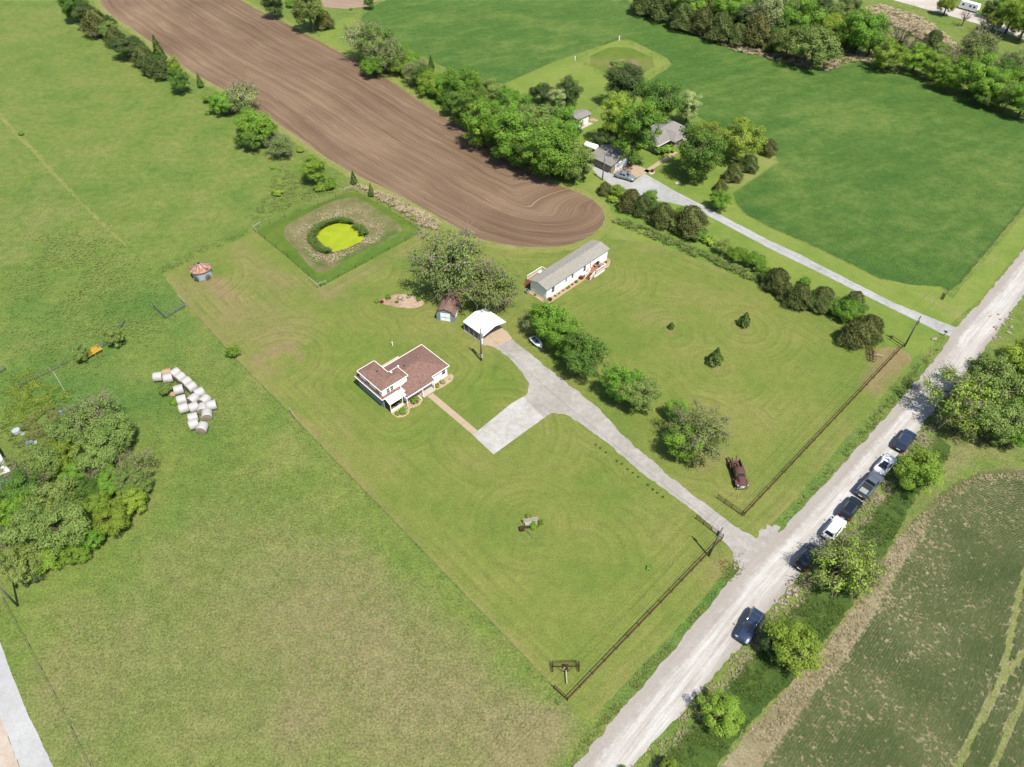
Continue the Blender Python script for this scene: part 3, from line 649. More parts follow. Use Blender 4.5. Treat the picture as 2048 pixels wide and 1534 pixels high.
row('the corner behind the fenced pond', [(627, 338, 54, 'lime'), (660, 368, 28, 'bush'), (640, 374, 22, 'limebush'), (707, 357, 14, 'slim'), (742, 383, 13, 'slim'), (826, 432, 9, 'bush'), (555, 384, 20, 'limebush'), (545, 335, 9, 'bush'), (600, 300, 14, 'limebush')], 'x', 'left')
row('the strip beyond the tilled field', [(546, 8, 46, 'dark'), (580, 8, 20, 'bush'), (618, 22, 66, 'olivefull'), (648, 40, 38, 'cedar'), (738, 5, 22, 'deep'), (702, 18, 6, 'bush')], 'x', 'left')
row('the hedgerow right of the tilled field', [(728, 82, 66, 'palesparse'), (752, 92, 66, 'olivefull'), (768, 112, 60, 'olive'), (798, 104, 34, 'decid'), (806, 134, 38, 'limelow'), (835, 142, 48, 'olive'), (866, 168, 54, 'limelow'), (925, 172, 70, 'decid'), (983, 188, 62, 'olivefull'), (915, 205, 60, 'deeplow'), (965, 245, 84, 'decid'),
     (940, 215, 70, 'deep'), (1022, 215, 70, 'decid'), (1030, 268, 96, 'decid'), (1062, 250, 84, 'olivefull'), (1100, 300, 100, 'decid'), (1060, 302, 70, 'deep'), (1145, 312, 74, 'olivefull'), (1120, 262, 80, 'decid'), (1150, 340, 50, 'olivelow'), (745, 130, 50, 'decidlow'), (862, 130, 14, 'slim'), (895, 190, 40, 'decidlow'), (820, 125, 44, 'decidlow'), (848, 152, 46, 'deeplow'), (885, 175, 50, 'decidlow'), (905, 165, 46, 'decid'), (785, 120, 46, 'deeplow'), (770, 80, 44, 'decid'), (950, 185, 50, 'decid'), (1000, 250, 60, 'deep')], 'y', 'top', big=1.22)
row('the grey-roofed house yard', [(1085, 188, 50, 'darklow'), (1112, 198, 36, 'pale'), (1134, 182, 48, 'dark'), (1249, 166, 78, 'dark'), (1320, 205, 82, 'deep'), (1378, 210, 46, 'pale'), (1238, 232, 64, 'limetall'), (1272, 262, 84, 'decidtall'), (1210, 272, 44, 'darklow'), (1402, 302, 98, 'deep'), (1418, 262, 52, 'gold'),
     (1484, 282, 70, 'gold'), (1538, 294, 34, 'cedar'), (1500, 328, 34, 'cedar'), (1468, 346, 36, 'cedar'), (1442, 372, 26, 'cedar'), (1440, 396, 40, 'decid'), (1322, 300, 26, 'bush'), (1340, 297, 18, 'limebush')], 'x', 'left', big=1.22)
row('the hedge along the side driveway', [(1210, 377, 28, 'cedar'), (1236, 383, 30, 'limelow'), (1226, 396, 20, 'limebush'), (1262, 402, 46, 'cedar'), (1298, 396, 32, 'decidlow'), (1285, 412, 40, 'cedar'), (1325, 430, 48, 'cedar'), (1382, 442, 64, 'cedar'), (1362, 430, 34, 'decidlow'), (1395, 466, 34, 'decidlow'), (1446, 490, 32, 'limesparse'), (1474, 508, 36, 'decidlow'), (1512, 520, 42, 'decidlow'),
     (1555, 560, 50, 'cedar'), (1572, 582, 36, 'cedar'), (1600, 592, 52, 'cedar'), (1611, 562, 22, 'decidlow'), (1645, 596, 50, 'cedar'), (1640, 606, 40, 'cedar'), (1708, 605, 46, 'cedar'), (1700, 620, 56, 'decidlow'), (1738, 655, 56, 'cedar'), (1712, 668, 56, 'cedar'), (1420, 482, 20, 'limebush'), (1533, 540, 18, 'limebush'), (1540, 552, 34, 'deeplow'), (1622, 602, 36, 'deeplow'), (1672, 612, 40, 'deeplow'), (1305, 415, 36, 'deeplow'), (1350, 446, 30, 'olivelow')], 'x', 'left', big=1.22)
for it in [(1490, 640, 26, 'pine', 'young pine on the right lawn nearest the cedar hedge'), (1343, 651, 14, 'pine', 'smallest spindly young pine on the right lawn'), (1432, 714, 34, 'pine', 'largest young pine standing alone on the right lawn'),
           (1096, 640, 78, 'decid', 'bright green tree beside the carport driveway, nearest the mobile home'), (1066, 640, 46, 'olive', 'thin olive tree beside the small boat'), (1166, 700, 92, 'deep', 'dense deep green tree casting shade onto the driveway'), (1128, 675, 70, 'decid', 'fresh green tree between two others along the driveway'),
           (1240, 765, 74, 'decid', 'sunlit green tree beside the long driveway, left of its pair'), (1280, 785, 80, 'olivefull', 'olive green tree beside the long driveway, right of its pair'), (1392, 862, 104, 'olive', 'large twiggy half-leafed tree nearest the rusty truck'), (1352, 818, 46, 'decid', 'green tree touching the large twiggy tree by the truck'),
           (1370, 880, 80, 'decid', 'green tree under the large twiggy tree by the truck'),
           (893, 532, 132, 'olive', 'large olive twiggy tree behind the small barn shed'), (983, 572, 104, 'olive', 'wide twiggy tree overhanging the white carport'), (1008, 592, 56, 'bare', 'bare grey tree right behind the white carport'), (938, 572, 46, 'bare', 'bare branches between the shed and carport'),
           (463, 702, 25, 'decid', 'small round green tree on the lawn\'s left edge'), (227, 673, 40, 'olivefull', 'round tree beside the pasture gate'), (158, 704, 38, 'olivefull', 'round tree over the yellow feed bunk'), (331, 777, 30, 'olivelow', 'shrub growing among the hay bales'), (348, 803, 14, 'bush', 'tiny bush at the left side of the hay bales'),
           (42, 268, 9, 'bush', 'lone dark bush on the worn pasture track'), (1297, 1136, 9, 'bush', 'lone tiny bush on the front lawn'),
           (1845, 936, 104, 'lime', 'round yellow-green tree beside the row of parked cars'), (1698, 1122, 132, 'limesparse', 'wide thin yellow-green roadside tree'), (1718, 1140, 90, 'olive', 'olive tree grown into the wide roadside tree'), (1590, 1295, 118, 'gold', 'golden green tree at the crop edge near the dark blue car'), (1545, 1290, 60, 'dark', 'dark shrub tree left of the golden tree'), (1446, 1424, 76, 'lime', 'small yellow-green roadside tree at the lower right'), (1338, 1545, 50, 'lime', 'yellow-green treetop cut by the bottom edge'), (1248, 1545, 26, 'limebush', 'tiny yellow-green treetop at the bottom edge')]:
    tree(it[0], it[1], it[2], it[3], it[4], 'single trees', big=1.0 if it[0] > 1500 else 1.17)
row('the thicket at the right edge', [(1945, 790, 120, 'limesparse'), (1985, 760, 110, 'olivefull'), (2040, 730, 90, 'lime'), (1930, 830, 90, 'limesparse'), (2000, 840, 100, 'olivefull'), (2050, 800, 90, 'decid'), (2030, 870, 60, 'decid'), (2060, 700, 60, 'lime'), (2040, 760, 50, 'bare')], 'x', 'left')
row('the grove at the left edge', [(185, 838, 96, 'olive'), (140, 862, 80, 'olivefull'), (225, 868, 86, 'olivefull'), (128, 905, 64, 'lime'), (200, 905, 90, 'olivefull'), (268, 938, 70, 'olive'), (195, 945, 60, 'bare'), (150, 950, 56, 'decid'), (218, 962, 58, 'decid'), (84, 925, 76, 'olivefull'), (35, 985, 84, 'deep'), (105, 1005, 92, 'olivefull'),
     (192, 1010, 60, 'lime'), (262, 1000, 56, 'lime'), (226, 1042, 66, 'lime'), (132, 1058, 100, 'olivefull'), (62, 1062, 96, 'olivefull'), (182, 1072, 56, 'decid'), (20, 1030, 80, 'decid'), (96, 1112, 66, 'limelow'), (42, 1126, 76, 'olivefull'), (8, 1090, 80, 'olive'), (258, 968, 60, 'olivefull'), (165, 985, 70, 'deep'), (60, 960, 70, 'olive'), (62, 1150, 40, 'darklow'), (150, 1100, 60, 'decidlow'), (10, 935, 50, 'olive'), (282, 972, 44, 'olivefull')], 'x', 'left')
row('the woods at the top right', [(1290, 4, 50, 'cedar'), (1325, 16, 52, 'cedar'), (1366, 34, 52, 'cedar'), (1404, 44, 50, 'cedar'), (1442, 58, 52, 'cedar'), (1380, 5, 60, 'decid'), (1465, 18, 66, 'decid'), (1420, 15, 50, 'cedar'), (1516, 66, 56, 'cedar'), (1500, 36, 56, 'dark'), (1475, 70, 40, 'cedar'), (1548, 36, 76, 'palesparse'), (1546, 84, 36, 'cedar'), (1580, 82, 54, 'olivefull'), (1530, 8, 60, 'decid'),
     (1632, 96, 84, 'olivelow'), (1600, 40, 76, 'decid'), (1590, 8, 60, 'olivefull'), (1662, 48, 54, 'limelow'), (1700, 66, 50, 'decid'), (1724, 58, 72, 'decid'), (1640, 10, 50, 'dark'), (1760, 50, 30, 'dark'), (1778, 108, 52, 'lime'), (1690, 85, 34, 'darklow'), (1836, 116, 48, 'decid'), (1872, 132, 46, 'lime'), (1902, 150, 50, 'decid'), (1800, 75, 56, 'bare'), (1825, 85, 50, 'bare'), (1866, 84, 36, 'cedar'),
     (1955, 94, 66, 'olive'), (1952, 150, 64, 'decid'), (1985, 172, 60, 'decid'), (2035, 165, 60, 'decid'), (2035, 122, 50, 'olive'), (1905, 122, 46, 'olive'), (1995, 128, 50, 'bare'), (2020, 195, 46, 'olivefull'), (1925, 135, 40, 'dark'), (1790, 90, 40, 'olivelow'), (1970, 195, 40, 'darklow'), (1560, 60, 50, 'deep'), (1445, 35, 44, 'deep'), (1340, 2, 50, 'deep'), (1680, 30, 50, 'olivefull'), (1620, 70, 50, 'deep'), (1745, 85, 44, 'deep'), (2055, 200, 60, 'decid'), (2010, 150, 56, 'deep'), (1880, 105, 40, 'olivelow'), (1700, 10, 40, 'dark'), (2060, 160, 60, 'deep')], 'x', 'left', big=1.25)
row('the far side of the lane', [(1896, 8, 36, 'gold'), (1992, 42, 34, 'gold'), (2028, 30, 60, 'lime'), (2055, 45, 60, 'lime'), (1932, 32, 30, 'bare'), (1968, 42, 30, 'bare'), (1985, 18, 30, 'dark'), (2010, 10, 40, 'decid')], 'x', 'left')

# ------------------------------------------------------------------ tall grass, weeds and crop (nobody could count these)
def scatter_poly(rg, P, n):
    xs = np.array([p.x for p in P]); ys = np.array([p.y for p in P]); X = rg.uniform(xs.min(), xs.max(), n * 3); Y = rg.uniform(ys.min(), ys.max(), n * 3)
    k = inside(X, Y, P); return X[k][:n], Y[k][:n]
def clumpy(X, Y, sc, seed):
    return np.array([mnoise.noise(Vector((x * sc + seed, y * sc, seed * 1.7))) for x, y in zip(X, Y)])
def tufts(name, X, Y, h, wd, mat, seed, tint=None, lean=0.35, blades=3, z0=None):
    rg = np.random.default_rng(seed); n = len(X); T = []; C = []
    for b in range(blades):
        a = rg.uniform(0, 6.28, n); l = rg.uniform(0.1, 1, n) * lean; hh = h * rg.uniform(0.5, 1.3, n); ww = wd * rg.uniform(0.6, 1.3, n)
        P = np.stack([X + rg.normal(size=n) * wd * 0.4, Y + rg.normal(size=n) * wd * 0.4, np.full(n, 0.02) if z0 is None else z0], 1)
        side = np.stack([-np.sin(a), np.cos(a), np.zeros(n)], 1) * ww[:, None]; l = rg.uniform(1.1, 2.1, n); tip = P + np.stack([np.cos(a) * l * hh, np.sin(a) * l * hh, hh], 1)   # blades arch over outwards
        mid = (P + tip) / 2 + np.stack([np.cos(a), np.sin(a), np.zeros(n)], 1) * 0.0; mid[:, 2] += hh * 0.22
        T.append(np.stack([P + side * 0.5, mid + side, tip], 1)); T.append(np.stack([P - side * 0.5, mid - side, tip], 1)[:, [0, 2, 1]])
        C.append(np.clip((tint if tint is not None else 0.5) + rg.uniform(-0.3, 0.3, n), 0, 1)); C.append(np.clip((tint if tint is not None else 0.5) + rg.uniform(-0.3, 0.3, n), 0, 1))
    T = np.concatenate(T); fl = np.cross(T[:, 1] - T[:, 0], T[:, 2] - T[:, 0])[:, 2] < 0; T[fl] = T[fl][:, [0, 2, 1]]
    me = quad_mesh(name, T, np.concatenate(C), True)
    return tag(link(name, me, mat), kind='stuff')
FOL = 1.3
M['t_green'] = foliage_mat('verge_grass', A(104, 132, 58), A(164, 172, 96), 0.3)
M['t_tan'] = foliage_mat('straw_grass', A(178, 164, 120), A(226, 212, 174), 0.25)
M['t_weed'] = foliage_mat('weeds', A(110, 146, 48), A(166, 182, 72), 0.3)
M['t_reed'] = foliage_mat('reeds', A(92, 128, 54), A(142, 168, 82), 0.3)
M['t_wheat'] = foliage_mat('wheat_blades', A(118, 142, 80), A(168, 178, 116), 0.3)
M['t_past'] = foliage_mat('pasture_tufts', A(110, 146, 62), A(166, 176, 98), 0.3)
rgS = np.random.default_rng(77)
def strip(name, px, n, h, wd, mat, seed, thr=-0.15, sc=0.5, soft=0.7):
    P = GP(px); X, Y = scatter_poly(rgS, P, n); c = clumpy(X, Y, sc, seed); k = c > thr + rgS.uniform(-0.25, 0.25, len(X))
    k &= polydist(X, Y, P) > rgS.uniform(-0.3, soft, len(X))       # thins out towards the edges
    return tufts(name, X[k], Y[k], h, wd, M[mat], seed, np.clip(0.5 + c[k], 0, 1))
strip('roadside_grass', [(1130, 1534), (1205, 1430), (1240, 1390), (1303, 1320), (1378, 1242), (1420, 1192), (1450, 1165), (1466, 1152), (1445, 1180), (1395, 1238), (1345, 1298), (1270, 1386), (1220, 1442), (1145, 1534)], 7000, 0.2, 0.08, 't_green', 1, 0.0)
strip('roadside_grass', [(1540, 1066), (1590, 1012), (1652, 938), (1715, 862), (1790, 776), (1826, 736), (1850, 712), (1884, 692), (1820, 774), (1734, 872), (1684, 926), (1584, 1034)], 7000, 0.2, 0.08, 't_green', 2, 0.0)
strip('ditch_weeds', [(1264, 1538), (1324, 1471), (1399, 1391), (1464, 1316), (1528, 1241), (1600, 1154), (1643, 1100), (1725, 1004), (1800, 912), (1863, 834), (1890, 850), (1850, 910), (1780, 995), (1700, 1090), (1625, 1182), (1550, 1272), (1480, 1350), (1400, 1442), (1310, 1545)], 14000, 0.25, 0.10, 't_tan', 3, -0.02, 0.9)
strip('ditch_weeds', [(1300, 1545), (1400, 1432), (1480, 1340), (1550, 1262), (1625, 1172), (1700, 1080), (1780, 985), (1860, 900), (1910, 900), (1862, 960), (1828, 1000), (1790, 1075), (1745, 1158), (1690, 1230), (1640, 1294), (1560, 1384), (1480, 1474), (1400, 1545)], 15000, 0.24, 0.08, 't_reed', 4, -0.05)
strip('ditch_weeds', [(1440, 1135), (1452, 1122), (1475, 1122), (1490, 1135), (1484, 1150), (1462, 1166), (1444, 1160)], 700, 0.10, 0.06, 't_green', 19, -0.1, 0.5, 1.6)
strip('margin_straw', [(1480, 1490), (1560, 1400), (1640, 1310), (1690, 1246), (1745, 1174), (1790, 1090), (1828, 1045), (1880, 990), (1940, 955), (2060, 940), (2060, 962), (1986, 958), (1936, 975), (1873, 1018), (1823, 1105), (1791, 1151), (1748, 1232), (1698, 1310), (1636, 1382), (1568, 1475), (1536, 1530)], 12000, 0.2, 0.10, 't_tan', 5, -0.3)
strip('pasture_weeds', [(0, 760), (60, 735), (100, 770), (150, 775), (150, 800), (60, 850), (0, 880)], 5000, 0.2, 0.10, 't_weed', 6, -0.2, 0.5, 4.0)
strip('garden_weeds', [(0, 850), (60, 830), (130, 800), (160, 830), (120, 880), (60, 930), (30, 900), (0, 860)], 3000, 0.3, 0.12, 't_green', 7, 0.0, 0.5, 3.0)
strip('pasture_tufts', [(0, 480), (200, 430), (310, 520), (320, 560), (370, 640), (300, 700), (200, 760), (0, 760)], 8000, 0.20, 0.10, 't_past', 8, -0.1, 0.12, 9.0)
strip('pasture_tufts', [(340, 650), (460, 730), (580, 845), (760, 1030), (1000, 1280), (1120, 1420), (1040, 1534), (120, 1534), (40, 1240), (300, 1060), (310, 900), (250, 820)], 26000, 0.12, 0.06, 't_past', 9, -0.2, 0.10, 10.0)
strip('edge_grass', [(468, 722), (590, 842), (760, 1018), (1000, 1268), (1128, 1402), (1118, 1412), (990, 1276), (750, 1027), (580, 852), (458, 730)], 5000, 0.2, 0.08, 't_past', 10, -0.1)
strip('edge_grass', [(322, 550), (500, 466), (496, 455), (400, 495), (316, 535)], 900, 0.2, 0.08, 't_past', 11, -0.1)
strip('field_edge_grass', [(700, 365), (790, 395), (880, 445), (872, 462), (840, 452), (760, 400)], 2500, 0.45, 0.16, 't_tan', 12, -0.3)
strip('field_edge_grass', [(560, 330), (640, 370), (700, 365), (690, 378), (560, 425), (510, 450), (500, 430)], 2200, 0.25, 0.10, 't_past', 13, -0.1, 0.5, 2.5)
strip('hedge_grass', [(1215, 440), (1260, 440), (1400, 500), (1520, 550), (1560, 585), (1450, 540), (1330, 490)], 4000, 0.4, 0.16, 't_past', 14, -0.2)
strip('wood_edge_grass', [(1270, 16), (1340, 52), (1470, 104), (1600, 134), (1650, 144), (1720, 124), (1800, 150), (1790, 120), (1700, 95), (1600, 110), (1450, 80), (1330, 30)], 5000, 0.6, 0.3, 't_tan', 15, 0.0)
strip('brush', [(1720, 20), (1800, 60), (1900, 110), (1930, 105), (1850, 40), (1760, 10)], 3000, 0.7, 0.35, 't_tan', 16, -0.2)

M['wheeltrack'] = grass_mat('pressed_wheat', A(140, 152, 86), A(160, 168, 100), A(178, 178, 118), A(190, 180, 130), A(120, 138, 74), mid=0.6, fine=0.4, bump=0.6)
def wheat():
    W = GP(WH + [(2080, 1000), (2080, 1560), (1500, 1560)]); rg = np.random.default_rng(5)
    X, Y = scatter_poly(rg, W, 190000); d = polydist(X, Y, GP(WH), False)
    row = 0.36; dn = np.round(d / row) * row                      # drilled rows follow the field edge
    e = 0.25; gx = (polydist(X + e, Y, GP(WH), False) - d) / e; gy = (polydist(X, Y + e, GP(WH), False) - d) / e
    X = X + gx * (dn - d) * 0.9; Y = Y + gy * (dn - d) * 0.9
    c1 = clumpy(X, Y, 0.16, 3.3); c2 = clumpy(X, Y, 0.75, 8.1); c3 = clumpy(X, Y, 2.9, 1.9)
    thin = 0.30 * c1 + 0.38 * c2 + 1.15 * c3 + np.clip(1 - d / 0.6, 0, 1) * 0.3 - 0.12 - 0.08 * np.clip((d - 3) / 10, 0, 1)
    tr = np.full(len(X), 9.0)
    for line in TRAM:
        tr = np.minimum(tr, polydist(X, Y, GP(line), False))
    k = (thin < rg.uniform(-0.15, 0.35, len(X))) & (tr > 0.45)
    X, Y = X[k], Y[k]
    tufts('wheat_crop', X, Y, 0.11, 0.05, M['t_wheat'], 21, np.clip(0.45 + 0.6 * c1[k], 0, 1), lean=0.6, blades=2, z0=np.full(len(X), 0.03))
TRAM = [[(1910, 1545), (1960, 1442), (2003, 1362), (2048, 1305)], [(1984, 1545), (2020, 1452), (2060, 1370)], [(2003, 1362), (2022, 1270), (2040, 1180), (2060, 1120)]]
wheat()
for i, line in enumerate(TRAM):
    Q = GP(line); L = [];  Rr = []
    for j, p in enumerate(Q):
        d = (Q[min(j + 1, len(Q) - 1)] - Q[max(j - 1, 0)]).normalized(); nn = Vector((-d.y, d.x, 0)) * 0.36
        L.append(p + nn); Rr.append(p - nn)
    sheet('wheel_track', L + list(reversed(Rr)), 0.034 + 0.006 * i, M['wheeltrack'], step=0.8, jit=0.2, seed=30 + i)
# ------------------------------------------------------------------ fenced pond on its low earth bank
M['duckweed'] = (lambda n: n.done(n.bsdf(n.mix(n.rng(n.noise(1.6, 5.0, 0.7), 0.62, 0.72), n.scale(A(192, 208, 34), n.rng(n.noise(0.5, 4.0), 0.3, 0.7, 0.88, 1.1)), A(150, 165, 40)), 0.55, 0.3)))(NT('duckweed'))
def resample(P, n, c):
    """ring of n points by angle about c"""
    out = []
    B = densify(P, 0.3, 0)
    ang = [math.atan2(p.y - c.y, p.x - c.x) for p in B]
    for k in range(n):
        a = -math.pi + 2 * math.pi * k / n
        j = min(range(len(B)), key=lambda i: abs((ang[i] - a + math.pi) % (2 * math.pi) - math.pi)); out.append(B[j])
    return out
def pond():
    O = GP([(508, 461), (600, 422), (700, 383), (714, 384), (780, 421), (846, 458), (842, 466), (745, 518), (642, 574), (575, 515)], 0)
    T1 = smooth_poly(GP([(556, 461), (610, 430), (660, 404), (692, 395), (718, 396), (765, 425), (806, 455), (800, 468), (760, 490), (700, 515), (655, 545), (630, 545), (600, 510)], 0.7), 1)
    T2 = smooth_poly(GP([(620, 468), (632, 455), (656, 445), (690, 440), (716, 450), (732, 466), (730, 480), (705, 494), (670, 506), (645, 502), (626, 486)], 0.45), 2)
    c = G(677, 472, 0.4); n = 110
    r = [resample(q, n, c) for q in (O, T1, T2)]
    def band(name, i, j, z0, z1, mat, steps, dry):
        V = []; F = []
        for s in range(steps + 1):
            t = s / steps; zz = z0 + (z1 - z0) * (t * t * (3 - 2 * t))
            for k in range(n):
                p = r[i][k].lerp(r[j][k], t); V.append((p.x, p.y, zz + (0.06 * mnoise.noise(Vector((p.x, p.y, 0)) * 0.7) if 0 < s < steps else 0)))
        for s in range(steps):
            for k in range(n):
                k2 = (k + 1) % n; F.append((s * n + k, s * n + k2, (s + 1) * n + k2, (s + 1) * n + k))
        me = bpy.data.meshes.new(name); me.from_pydata(V, [], F); me.update()
        if me.polygons[0].normal.z < 0: me.flip_normals()
        me.polygons.foreach_set('use_smooth', [True] * len(me.polygons))
        X = np.array([v[0] for v in V]); Y = np.array([v[1] for v in V])
        set_attr(me, 'dry', dry(X, Y)); set_attr(me, 'mow', np.zeros(len(V))); set_attr(me, 'along', np.zeros(len(V)))
        return tag(link(name, me, mat), kind='structure')
    band('pond_bank', 0, 1, 0.014, 0.7, M['lagoon'], 6, lambda X, Y: patches(X, Y, [([(642, 565), (740, 512), (830, 465)], 1.6, -0.5), ([(560, 500), (640, 560)], 1.5, -0.25)]))
    band('pond_rim', 1, 2, 0.7, 0.42, M['tan'], 6, lambda X, Y: patches(X, Y, [([(690, 525), (740, 495), (790, 470)], 2.0, -0.8), ([(610, 505), (650, 540)], 1.0, -0.8), ([(740, 420), (780, 450)], 2.0, -0.5), ([(600, 470), (620, 490), (660, 520)], 2, 0.4)]))
    W = smooth_poly(GP([(631, 470), (642, 459), (662, 449), (686, 445), (712, 454), (729, 467), (728, 480), (705, 492), (668, 505), (650, 500), (637, 487)], 0.44), 1)
    me = bpy.data.meshes.new('pond_water'); me.from_pydata([(p.x, p.y, 0.44) for p in W], [], [tuple(range(len(W)))]); me.update()
    if me.polygons[0].normal.z < 0: me.flip_normals()
    tag(link('pond_water', me, M['duckweed']), kind='structure')
    rg = np.random.default_rng(3)
    ring = GP([(700, 446), (680, 441), (655, 447), (640, 455), (628, 465), (624, 478), (628, 488), (640, 499), (658, 505)], 0.4)
    X = []; Y = []
    for i in range(len(ring) - 1):
        for _ in range(110):
            p = ring[i].lerp(ring[i + 1], rg.random()); X.append(p.x + rg.normal() * 0.28); Y.append(p.y + rg.normal() * 0.28)
    p2 = GP([(712, 452), (722, 460), (730, 470)], 0.4)
    for i in range(2):
        for _ in range(70): p = p2[i].lerp(p2[i + 1], rg.random()); X.append(p.x + rg.normal() * 0.3); Y.append(p.y + rg.normal() * 0.3)
    tufts('pond_reeds', np.array(X), np.array(Y), 0.5, 0.2, M['t_reed'], 31, z0=np.full(len(X), 0.4), blades=5)
    P = T1; X, Y = scatter_poly(rg, P, 5200); k = ~inside(X, Y, T2); X, Y = X[k], Y[k]
    cl = clumpy(X, Y, 0.3, 4.2); k = cl > -0.25
    tufts('dry_reed_grass', X[k], Y[k], 0.16, 0.09, M['t_tan'], 32, np.clip(.5 + cl[k], 0, 1), z0=np.full(k.sum(), 0.5))
pond()
# second, grown-over pond beyond the grey-roofed house
sheet('dry_pond_bank', smooth_poly(GP([(1160, 120), (1238, 86), (1328, 124), (1250, 166)]), 1), 0.02, M['lagoon'], step=2.0, jit=0.3, seed=40, dry=lambda X, Y: patches(X, Y, [([(1180, 122), (1250, 130), (1300, 126)], 6, 0.55)]))
sheet('dry_pond_bed', smooth_poly(GP([(1215, 128), (1235, 118), (1265, 117), (1282, 126), (1270, 140), (1240, 143), (1220, 138)]), 2), 0.03, M['tan'], step=1.2, jit=0.5, seed=41)
strip('pond_bed_reeds', [(1221, 126), (1248, 122), (1260, 130), (1252, 139), (1232, 139)], 900, 0.5, 0.25, 't_past', 42, -0.5)

# ------------------------------------------------------------------ planting beds
def pebble_bed(name, px, z=0.05, mat='mulch', jit=0.08, sm=2, seed=50):
    return sheet(name, smooth_poly(GP(px), sm), z, M[mat], step=0.6, jit=jit, seed=seed)
pebble_bed('flower_bed', [(757, 604), (765, 598), (785, 590), (806, 588), (828, 591), (845, 601), (849, 607), (842, 614), (822, 618), (800, 615), (775, 612)], seed=51)
# ------------------------------------------------------------------ building materials
def shingle(name, c, c2):
    n = NT(name); a = n.noise(0.5, 3.0); f = n.noise(3.2, 3.0, 0.8); g = n.noise(9.0, 2.0, 0.7)
    col = n.mix(n.rng(f, 0.38, 0.62), c, c2); k = n.mth('ADD', n.rng(g, 0.3, 0.7, 0.86, 1.14), n.rng(a, 0.3, 0.7, -0.05, 0.05))
    return n.done(n.bsdf(n.scale(col, k), 0.9, 0.15, normal=n.bump(g, 0.3, 0.03)))
M['shbrown'] = shingle('brown_shingles', A(148, 112, 100), A(184, 148, 134))
M['shgrey'] = shingle('grey_shingles', A(166, 160, 154), A(192, 186, 180))
M['shtan'] = shingle('tan_grey_shingles', A(182, 176, 164), A(204, 198, 186))
M['white'] = solid('white_siding', (0.78, 0.79, 0.80, 1), 0.6, 0.3, var=0.03)
M['trim'] = solid('cream_trim', (0.76, 0.73, 0.66, 1), 0.5, 0.3, var=0.03)
M['metal_white'] = solid('white_sheet_metal', (0.78, 0.78, 0.76, 1), 0.4, 0.4, var=0.03)
M['beige'] = solid('beige_siding', A(196, 184, 162), 0.7, 0.2, var=0.06)
M['greysiding'] = solid('grey_siding', A(190, 196, 190), 0.7, 0.2, var=0.06)
M['bluesiding'] = solid('pale_blue_siding', A(176, 194, 200), 0.7, 0.2, var=0.06)
M['glass'] = solid('window_glass', (0.02, 0.025, 0.03, 1), 0.08, 0.6, var=0.1)
M['deck'] = solid('red_brown_deck', A(196, 142, 112), 0.8, 0.2, var=0.08)
M['steps'] = solid('red_steps', A(170, 96, 72), 0.8, 0.2, var=0.1)
M['rust'] = (lambda n: n.done(n.bsdf(n.ramp(n.noise(1.6, 5.0, 0.7), [(0.36, A(160, 104, 76)), (0.5, A(210, 146, 112)), (0.64, A(240, 216, 196))]), 0.75, 0.3, 0.2)))(NT('rusty_sheet_metal'))
M['galv'] = solid('galvanised_steel', A(222, 230, 234), 0.5, 0.4, 0.0, var=0.08)
M['black'] = solid('black_paint', (0.012, 0.012, 0.013, 1), 0.5, 0.4, var=0.1)
M['screen'] = solid('dark_screen', (0.03, 0.03, 0.03, 1), 0.8, 0.2, var=0.1)
M['brick_edge'] = solid('cream_edging_stone', A(238, 216, 164), 0.9, 0.1, var=0.08)
M['plastic_blue'] = solid('blue_plastic', A(146, 170, 184), 0.4, 0.4, var=0.05)
GRID = R(45.0)

def hip(mb, x0, x1, y0, y1, z, sl, ends=(1, 1), along='x'):
    """hip (or gable where ends is 0) roof solid over a rectangle"""
    if along == 'x': hw = (y1 - y0) / 2; a = (x0 + hw * ends[0], (y0 + y1) / 2, z + hw * sl); b = (x1 - hw * ends[1], (y0 + y1) / 2, z + hw * sl)
    else: hw = (x1 - x0) / 2; a = ((x0 + x1) / 2, y0 + hw * ends[0], z + hw * sl); b = ((x0 + x1) / 2, y1 - hw * ends[1], z + hw * sl)
    t = 0.10; c = [(x0, y0, z), (x1, y0, z), (x1, y1, z), (x0, y1, z)]; d = [(p[0], p[1], z - t) for p in c]
    if along == 'x':
        mb.face([c[0], c[1], b, a]); mb.face([c[2], c[3], a, b]); mb.face([c[1], c[2], b]); mb.face([c[3], c[0], a])
    else:
        mb.face([c[1], c[2], b, a]); mb.face([c[3], c[0], a, b]); mb.face([c[0], c[1], a]); mb.face([c[2], c[3], b])
    for i in range(4): mb.face([d[i], d[(i + 1) % 4], c[(i + 1) % 4], c[i]])
    mb.face([d[3], d[2], d[1], d[0]]); return mb
def window(parent, x, y, z, w, h, side, mat='trim', mull=1, sill=True):
    """double-hung window centred at x,y with its foot at z, on a wall facing side (S,N,E,W of the local frame)"""
    hx, hy = (w / 2, 0.05) if side in 'SN' else (0.05, w / 2)
    f = MB().box(x - hx, x + hx, y - hy, y + hy, z, z + h).build('window', M[mat], parent)
    s = {'S': (0, -1), 'N': (0, 1), 'E': (1, 0), 'W': (-1, 0)}[side]; o = 0.06
    for k in range(2):
        z0 = z + 0.07 + k * (h / 2 - 0.02); z1 = z0 + h / 2 - 0.12
        b = MB()
        if side in 'SN': b.box(x - w / 2 + 0.07, x + w / 2 - 0.07, y + s[1] * o - 0.01, y + s[1] * o + 0.01, z0, z1)
        else: b.box(x + s[0] * o - 0.01, x + s[0] * o + 0.01, y - w / 2 + 0.07, y + w / 2 - 0.07, z0, z1)
        b.build('pane', M['glass'], f)
    return f
